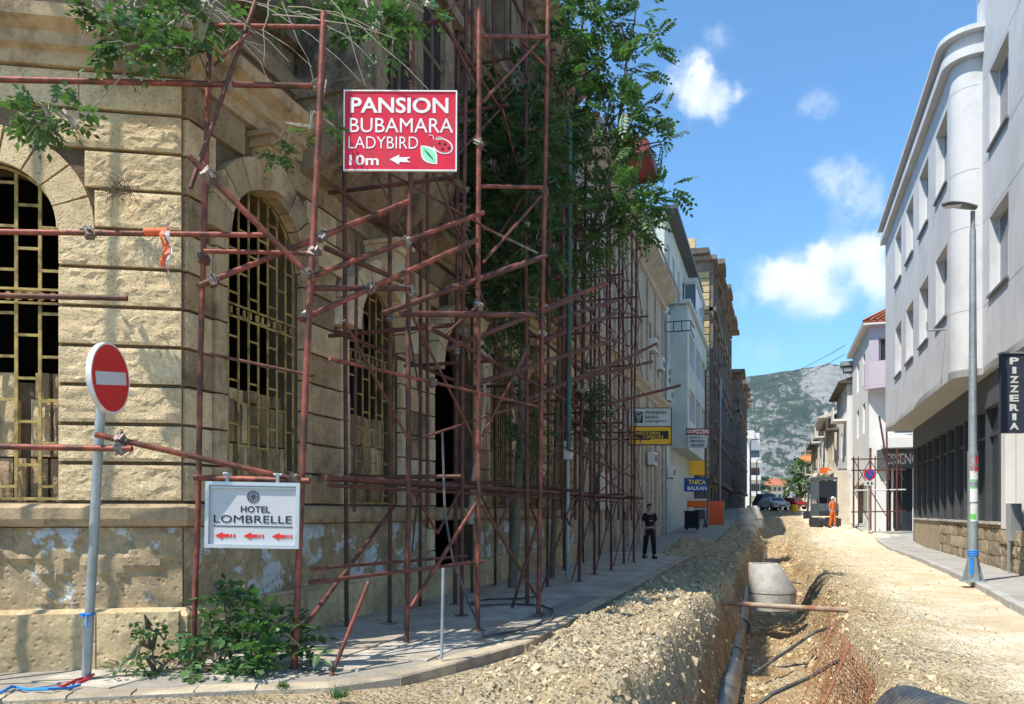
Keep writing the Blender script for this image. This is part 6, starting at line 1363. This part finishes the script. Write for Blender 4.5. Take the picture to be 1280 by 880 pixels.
fsign('small orange and white shop sign above the excavator', 1031, 588, 66, 11, 7, M_orange, [('SHOP', 0, 0, 8, 3.4)][:0], M_white)
tag(MB().box(at(1052, 622, 50), (.9, .6, 3.4)).build('poster_pillar', M_cream), 'pale perforated facade pillar beside the excavator', 'pillar')

# ------------------------------------------------------------------ small excavator seen from behind
EX = thing('mini_excavator', 'small dark cabbed excavator working in the road far down the street', 'excavator', at(1030, 659, 47), TH); EXz = 0
M_exd = mat('excavator_dark', (.05, .05, .055), .5, .2); M_exg = mat('excavator_grey', (.09, .11, .125), .5, .2)
for x in (-.55, .55):
    mm = MB(); P = [(-.75, .0), (-.9, .15), (-.9, .33), (-.75, .48), (.75, .48), (.9, .33), (.9, .15), (.75, 0)]
    mm.prism(P, lambda a, z: Vector((x-.17, a, z)), lambda a, z: Vector((x+.17, a, z))); tr_ = loc_build(mm, 'track', M_exd, EX)
mm = MB(); mm.prism([(-.75, .55), (-.85, .8), (-.8, 1.15), (.7, 1.15), (.8, .55)], lambda a, z: Vector((-.68, a, z)), lambda a, z: Vector((.68, a, z))); loc_build(mm, 'body', M_exg, EX)
cab = lbox(EX, 'cab_roof', (0, .05, 2.38), (1.38, 1.4, .1), M_exg)
for x in (-.64, .64):
    for y in (-.6, .7): lbox(EX, 'cab_pillar', (x, y, 1.74), (.07, .07, 1.18), M_exg)
lbox(EX, 'rear_glass', (0, -.6, 1.85), (1.2, .02, .8), M_glassD); lbox(EX, 'seat', (0, .1, 1.45), (.5, .15, .6), M_exd); lbox(EX, 'side_glass', (-.65, .05, 1.8), (.02, 1.2, .9), M_glass)
loc_build(MB().path([Vector((0, .8, .9)), Vector((0, 1.5, 2.2)), Vector((0, 2.6, 2.0))], .1, 6).path([Vector((0, 2.6, 2.0)), Vector((0, 2.9, .8))], .08, 6), 'boom', M_exg, EX); lbox(EX, 'bucket', (0, 2.9, .6), (.5, .4, .4), M_exd)
lbox(EX, 'blade', (0, -1.25, .25), (1.3, .06, .36), M_exd); lbox(EX, 'blade_arm', (0, -1.0, .3), (.5, .5, .1), M_exd)

EX.matrix_basis = EX.matrix_basis @ Matrix.Diagonal((.82, .9, 1.2, 1))
# ------------------------------------------------------------------ people
def skin(name, verts, edges, radii, m, parent, sub=2, root=0):
    me = bpy.data.meshes.new(name); me.from_pydata(verts, edges, []); o = bpy.data.objects.new(name, me); COL.objects.link(o)
    md = o.modifiers.new('s', 'SKIN'); md.use_smooth_shade = True; s2 = o.modifiers.new('d', 'SUBSURF'); s2.levels = s2.render_levels = sub
    for i, r in enumerate(radii): me.skin_vertices[0].data[i].radius = r if isinstance(r, tuple) else (r, r)
    me.skin_vertices[0].data[root].use_root = True
    dg = bpy.context.evaluated_depsgraph_get(); dg.update(); m2 = bpy.data.meshes.new_from_object(o.evaluated_get(dg)); bpy.data.objects.remove(o)
    m2.materials.clear(); return put(name, m2, m, parent, WORLD[parent].copy())
def person(label, loc, rz, top, bottom, hivis=False, walk=.16):
    P = thing('person', label, 'person', loc, rz)
    w = walk
    J = dict(pel=(0, 0, .95), wst=(0, 0, 1.08), ch=(0, .01, 1.28), nk=(0, .01, 1.46), nk2=(0, -.01, 1.53), hd=(0, -.015, 1.62), hd2=(0, -.01, 1.73))
    V = [J[k_] for k_ in ('pel', 'wst', 'ch', 'nk', 'nk2', 'hd', 'hd2')]; E = [(i, i+1) for i in range(6)]; Rr_ = [(.15, .11), (.135, .10), (.165, .11), (.075, .07), (.055, .055), (.088, .10), (.065, .075)]
    def chain(start, pts, rr):
        prev = start
        for p, r in zip(pts, rr): V.append(p); Rr_.append(r); E.append((prev, len(V)-1)); prev = len(V)-1
        return prev
    for s_ in (-1, 1):
        f = s_*w
        chain(0, [(s_*.09, -f*.1, .88), (s_*.10, -f*.6, .50), (s_*.10, -f+ (.08 if f < 0 else 0), .09), (s_*.105, -f-.13, .045)], [(.10, .10), (.062, .07), (.042, .045), (.040, .035)])
        a = -s_*w
        e = chain(3, [(s_*.17, .01, 1.42), (s_*.225, .03-a*.2, 1.14), (s_*.235, -.04-a*.7, .90), (s_*.23, -.06-a*.8, .83)], [(.06, .055), (.042, .042), (.028, .032), (.034, .022)])
        for q in range(4): chain(e, [(s_*.23+(q-1.5)*.0+s_*.004, -.085-a*.8+q*.016, .775), (s_*.225, -.08-a*.8+q*.015, .735-.01*(q in (1, 2)))], [.009, .008])
        chain(e, [(s_*.215, -.10-a*.8, .80), (s_*.21, -.115-a*.8, .775)], [.010, .009])
    skin('body', V, E, Rr_, M_skin, P)
    # shirt
    V2 = [(0, 0, .98), (0, 0, 1.10), (0, .01, 1.28), (0, .01, 1.42)]; E2 = [(0, 1), (1, 2), (2, 3)]; R2 = [(.175, .13), (.16, .12), (.19, .13), (.09, .085)]
    for s_ in (-1, 1):
        i = len(V2); a = -s_*w; V2 += [(s_*.175, .01, 1.41), (s_*.22, .025-a*.15, 1.19)]; R2 += [(.078, .075), (.066, .064)]; E2 += [(3, i), (i, i+1)]
    skin('shirt', V2, E2, R2, top, P)
    V3 = [(0, 0, 1.03), (0, 0, .93)]; R3 = [(.15, .115), (.165, .125)]; E3 = [(0, 1)]
    for s_ in (-1, 1):
        f = s_*w; i = len(V3); V3 += [(s_*.09, -f*.1, .84), (s_*.10, -f*.6, .50), (s_*.10, -f+(.08 if f < 0 else 0), .10)]; R3 += [(.105, .11), (.080, .085), (.068, .070)]; E3 += [(1, i), (i, i+1), (i+1, i+2)]
    skin('trousers', V3, E3, R3, bottom, P)
    for s_ in (-1, 1):
        f = s_*w; y = -f+(.08 if f < 0 else 0); mm = MB(); mm.prism([(y+.07, 0), (y+.08, .10), (y-.03, .11), (y-.17, .06), (y-.20, .02), (y-.19, 0)], lambda a, z: Vector((s_*.10-.048, a, z)), lambda a, z: Vector((s_*.10+.048, a, z))); loc_build(mm, 'shoe', M_cloth, P)
    # head details, the figure faces -y
    hh = MB(); 
    for (cx, cy, cz, rx, ry, rz__) in ((0, .012, 1.70, .086, .10, .078), (0, .05, 1.66, .082, .07, .08)):
        vs = []; n = 10
        for i in range(7):
            ph = -pi/2*.35+(pi/2*1.35)*i/6; vs += [(cx+rx*cos(ph)*cos(2*pi*k_/n), cy+ry*cos(ph)*sin(2*pi*k_/n), cz+rz__*sin(ph)) for k_ in range(n)]
        hh.add(vs, [(i*n+k_, i*n+(k_+1) % n, (i+1)*n+(k_+1) % n, (i+1)*n+k_) for i in range(6) for k_ in range(n)]+[tuple(range(6*n, 7*n))])
    loc_build(hh, 'hair' if not hivis else 'helmet', M_hair if not hivis else M_white, P, True)
    for s_ in (-1, 1): lbox(P, 'eye', (s_*.03, -.098, 1.645), (.018, .012, .010), M_cloth); lbox(P, 'ear', (s_*.088, .0, 1.63), (.015, .03, .05), M_skin)
    loc_build(MB().tube((0, -.095, 1.64), (0, -.122, 1.605), .010, 6, .016), 'nose', M_skin, P, True); lbox(P, 'mouth', (0, -.095, 1.575), (.042, .012, .008), mat('lips', (.25, .10, .08)), P) if False else loc_build(MB().box((0, -.093, 1.575), (.042, .012, .008)), 'mouth', mat('lips', (.25, .10, .08)), P)
    return P
pl_ = gp(812, 698, .12)
person('man in black shirt and black trousers walking on the shaded pavement', pl_, TH+.15, M_cloth, M_cloth)
lbox(bpy.data.objects['person'], 'shirt_print', (.0, -.135, 1.22), (.12, .01, .03), M_grey)
person('worker in orange clothes and white helmet standing beside the small excavator', at(1041, 660, 45), TH+.4, M_orange, M_orange, True, .05)

# ------------------------------------------------------------------ cars at the end of the street
def car(label, px, D, m, rz=0, s=1.0, tall=1.0):
    p = at(px, 640, D); p.z = grade(p.y)+.0; t_ = thing('parked_car', label, 'car', p, TH+rz, group='cars at the far end of the street'); W_ = .86*s
    prof = [(-2.1, .35), (-2.15, .6), (-2.05, .85), (-1.1, .98), (-.55, 1.42*tall), (1.1, 1.45*tall), (1.8, 1.0), (2.1, .9), (2.1, .35)]
    vs = []; n = len(prof); mm = MB()
    for wx, sc in ((-1, 1), (1, 1)): pass
    def X(w, z): return w*(W_ if z < 1.02 else W_*.80)
    mm.add([Vector((X(-1, z), y, z)) for y, z in prof]+[Vector((X(1, z), y, z)) for y, z in prof], [tuple(range(n)), tuple(range(n, 2*n))[::-1]]+[(i, n+i, n+(i+1) % n, (i+1) % n) for i in range(n)]); loc_build(mm, 'body', m, t_)
    q = (-1.06, 1.02), (-.60, 1.37*tall); mm = MB(); mm.add([Vector((s_*W_*f, y-.015, z)) for (y, z), f in zip(q, (.80, .70)) for s_ in (-1, 1)], [(0, 1, 3, 2)]); loc_build(mm, 'windscreen', M_glassD, t_)
    for s_ in (-1, 1):
        mm = MB(); mm.add([Vector((s_*W_*.93, y, z)) if z < 1.1 else Vector((s_*W_*.825, y, z)) for y, z in ((-.95, 1.04), (1.6, 1.04), (1.05, 1.38*tall), (-.5, 1.36*tall))], [(0, 1, 2, 3)]); loc_build(mm, 'side_window', M_glassD, t_)
        lbox(t_, 'headlight', (s_*.62*s, -2.12, .68), (.32, .08, .15), M_glass)
        for y in (-1.3, 1.3): o_ = loc_build(MB().tube((s_*(W_-.2), y, .32), (s_*(W_+.01), y, .32), .32, 16), 'tyre', M_cloth, t_); loc_build(MB().tube((s_*(W_-.02), y, .32), (s_*(W_+.02), y, .32), .19, 10), 'rim', M_galv, o_)
    lbox(t_, 'grille', (0, -2.14, .52), (.8, .05, .16), M_exd); lbox(t_, 'number_plate', (0, -2.17, .42), (.5, .03, .11), M_white)
car('white car facing up the street beyond the dug up road', 967, 86, M_whiter, .1); car('red car right of the white car at the far end', 990, 98, mat('red_car', (.30, .02, .03), .3), .3); car('dark blue car behind the white car at the far end', 957.5, 96, mat('blue_car', (.06, .09, .16), .3), .1, tall=1.3)
tag(MB().lathe([(.35, 0), (.35, .9), (.28, 1.0)], at(993, 643, 80), 10).build('yellow_barrel', mat('yellow_plastic', (.75, .5, .03), .5)), 'small yellow barrel beside the far dug up road', 'barrel')
tag(MB().box(at(973, 652, 70), (3.2, .3, .12)).box(at(976, 646, 70), (.12, .12, 1.2)).build('plank_barrier', M_grey), 'grey plank lying across the dug up street before the cars', 'barrier')

# ------------------------------------------------------------------ mountain
RP = [(-500, 470), (300, 440), (600, 470), (800, 500), (900, 482), (915, 478), (928, 474), (945, 471), (975, 468), (1000, 463), (1020, 459), (1035, 456), (1050, 458), (1065, 466), (1100, 484), (1200, 500), (1500, 470), (2200, 500)]
def ridge(px):
    for (a, ya), (b, yb) in zip(RP, RP[1:]):
        if a <= px <= b: return ya+(yb-ya)*sm((px-a)/(b-a)) if b-a > 60 else ya+(yb-ya)*(px-a)/(b-a)
    return 480
vs = []; cols_n = 0; rows_ = 46; PX = list(range(-500, 800, 50))+list(range(800, 1180, 3))+list(range(1180, 2200, 40))
for j in range(rows_+1):
    t_ = j/rows_; D = 1300+960*t_
    for px in PX:
        y = ridge(px); Hh = (640-y)/1000*2250
        base = Hh*(min(1, t_/.96)**1.05) if t_ <= .96 else Hh*(1-(t_-.96)*2)
        p = at(px, 640, D); n_ = noise.fractal(Vector((p.x*.006, p.y*.006, 1)), 1, 2, 6)*14*sin(min(1, t_*1.02)*pi) + noise.noise(Vector((p.x*.02, p.y*.02, 3)))*5*(1 if t_ > .1 else 0)
        vs.append((p.x, p.y, CZ+base+n_-(4 if j == 0 else 0)))
W = len(PX); me = bpy.data.meshes.new('mountain'); me.from_pydata(vs, [], [(j*W+i, j*W+i+1, (j+1)*W+i+1, (j+1)*W+i) for j in range(rows_) for i in range(W-1)]); me.update(); me.polygons.foreach_set('use_smooth', [True]*len(me.polygons))
struct(put('mountain', me, M_mount))
# ------------------------------------------------------------------ haze
hz = MB().box((0, 1300, 257), (6800, 3600, 524)).build('haze', None); hz['kind'] = 'stuff'; hz['label'] = 'thin pale summer haze over the valley'
hm = bpy.data.materials.new('haze'); hm.use_nodes = True; q = NT(hm.node_tree); v_ = q.new('ShaderNodeVolumePrincipled'); v_.inputs['Density'].default_value = .00009; v_.inputs['Color'].default_value = (.80, .88, 1, 1); v_.inputs['Anisotropy'].default_value = .2
q.l.new(v_.outputs[0], q.new('ShaderNodeOutputMaterial').inputs['Volume']); hz.data.materials.append(hm)
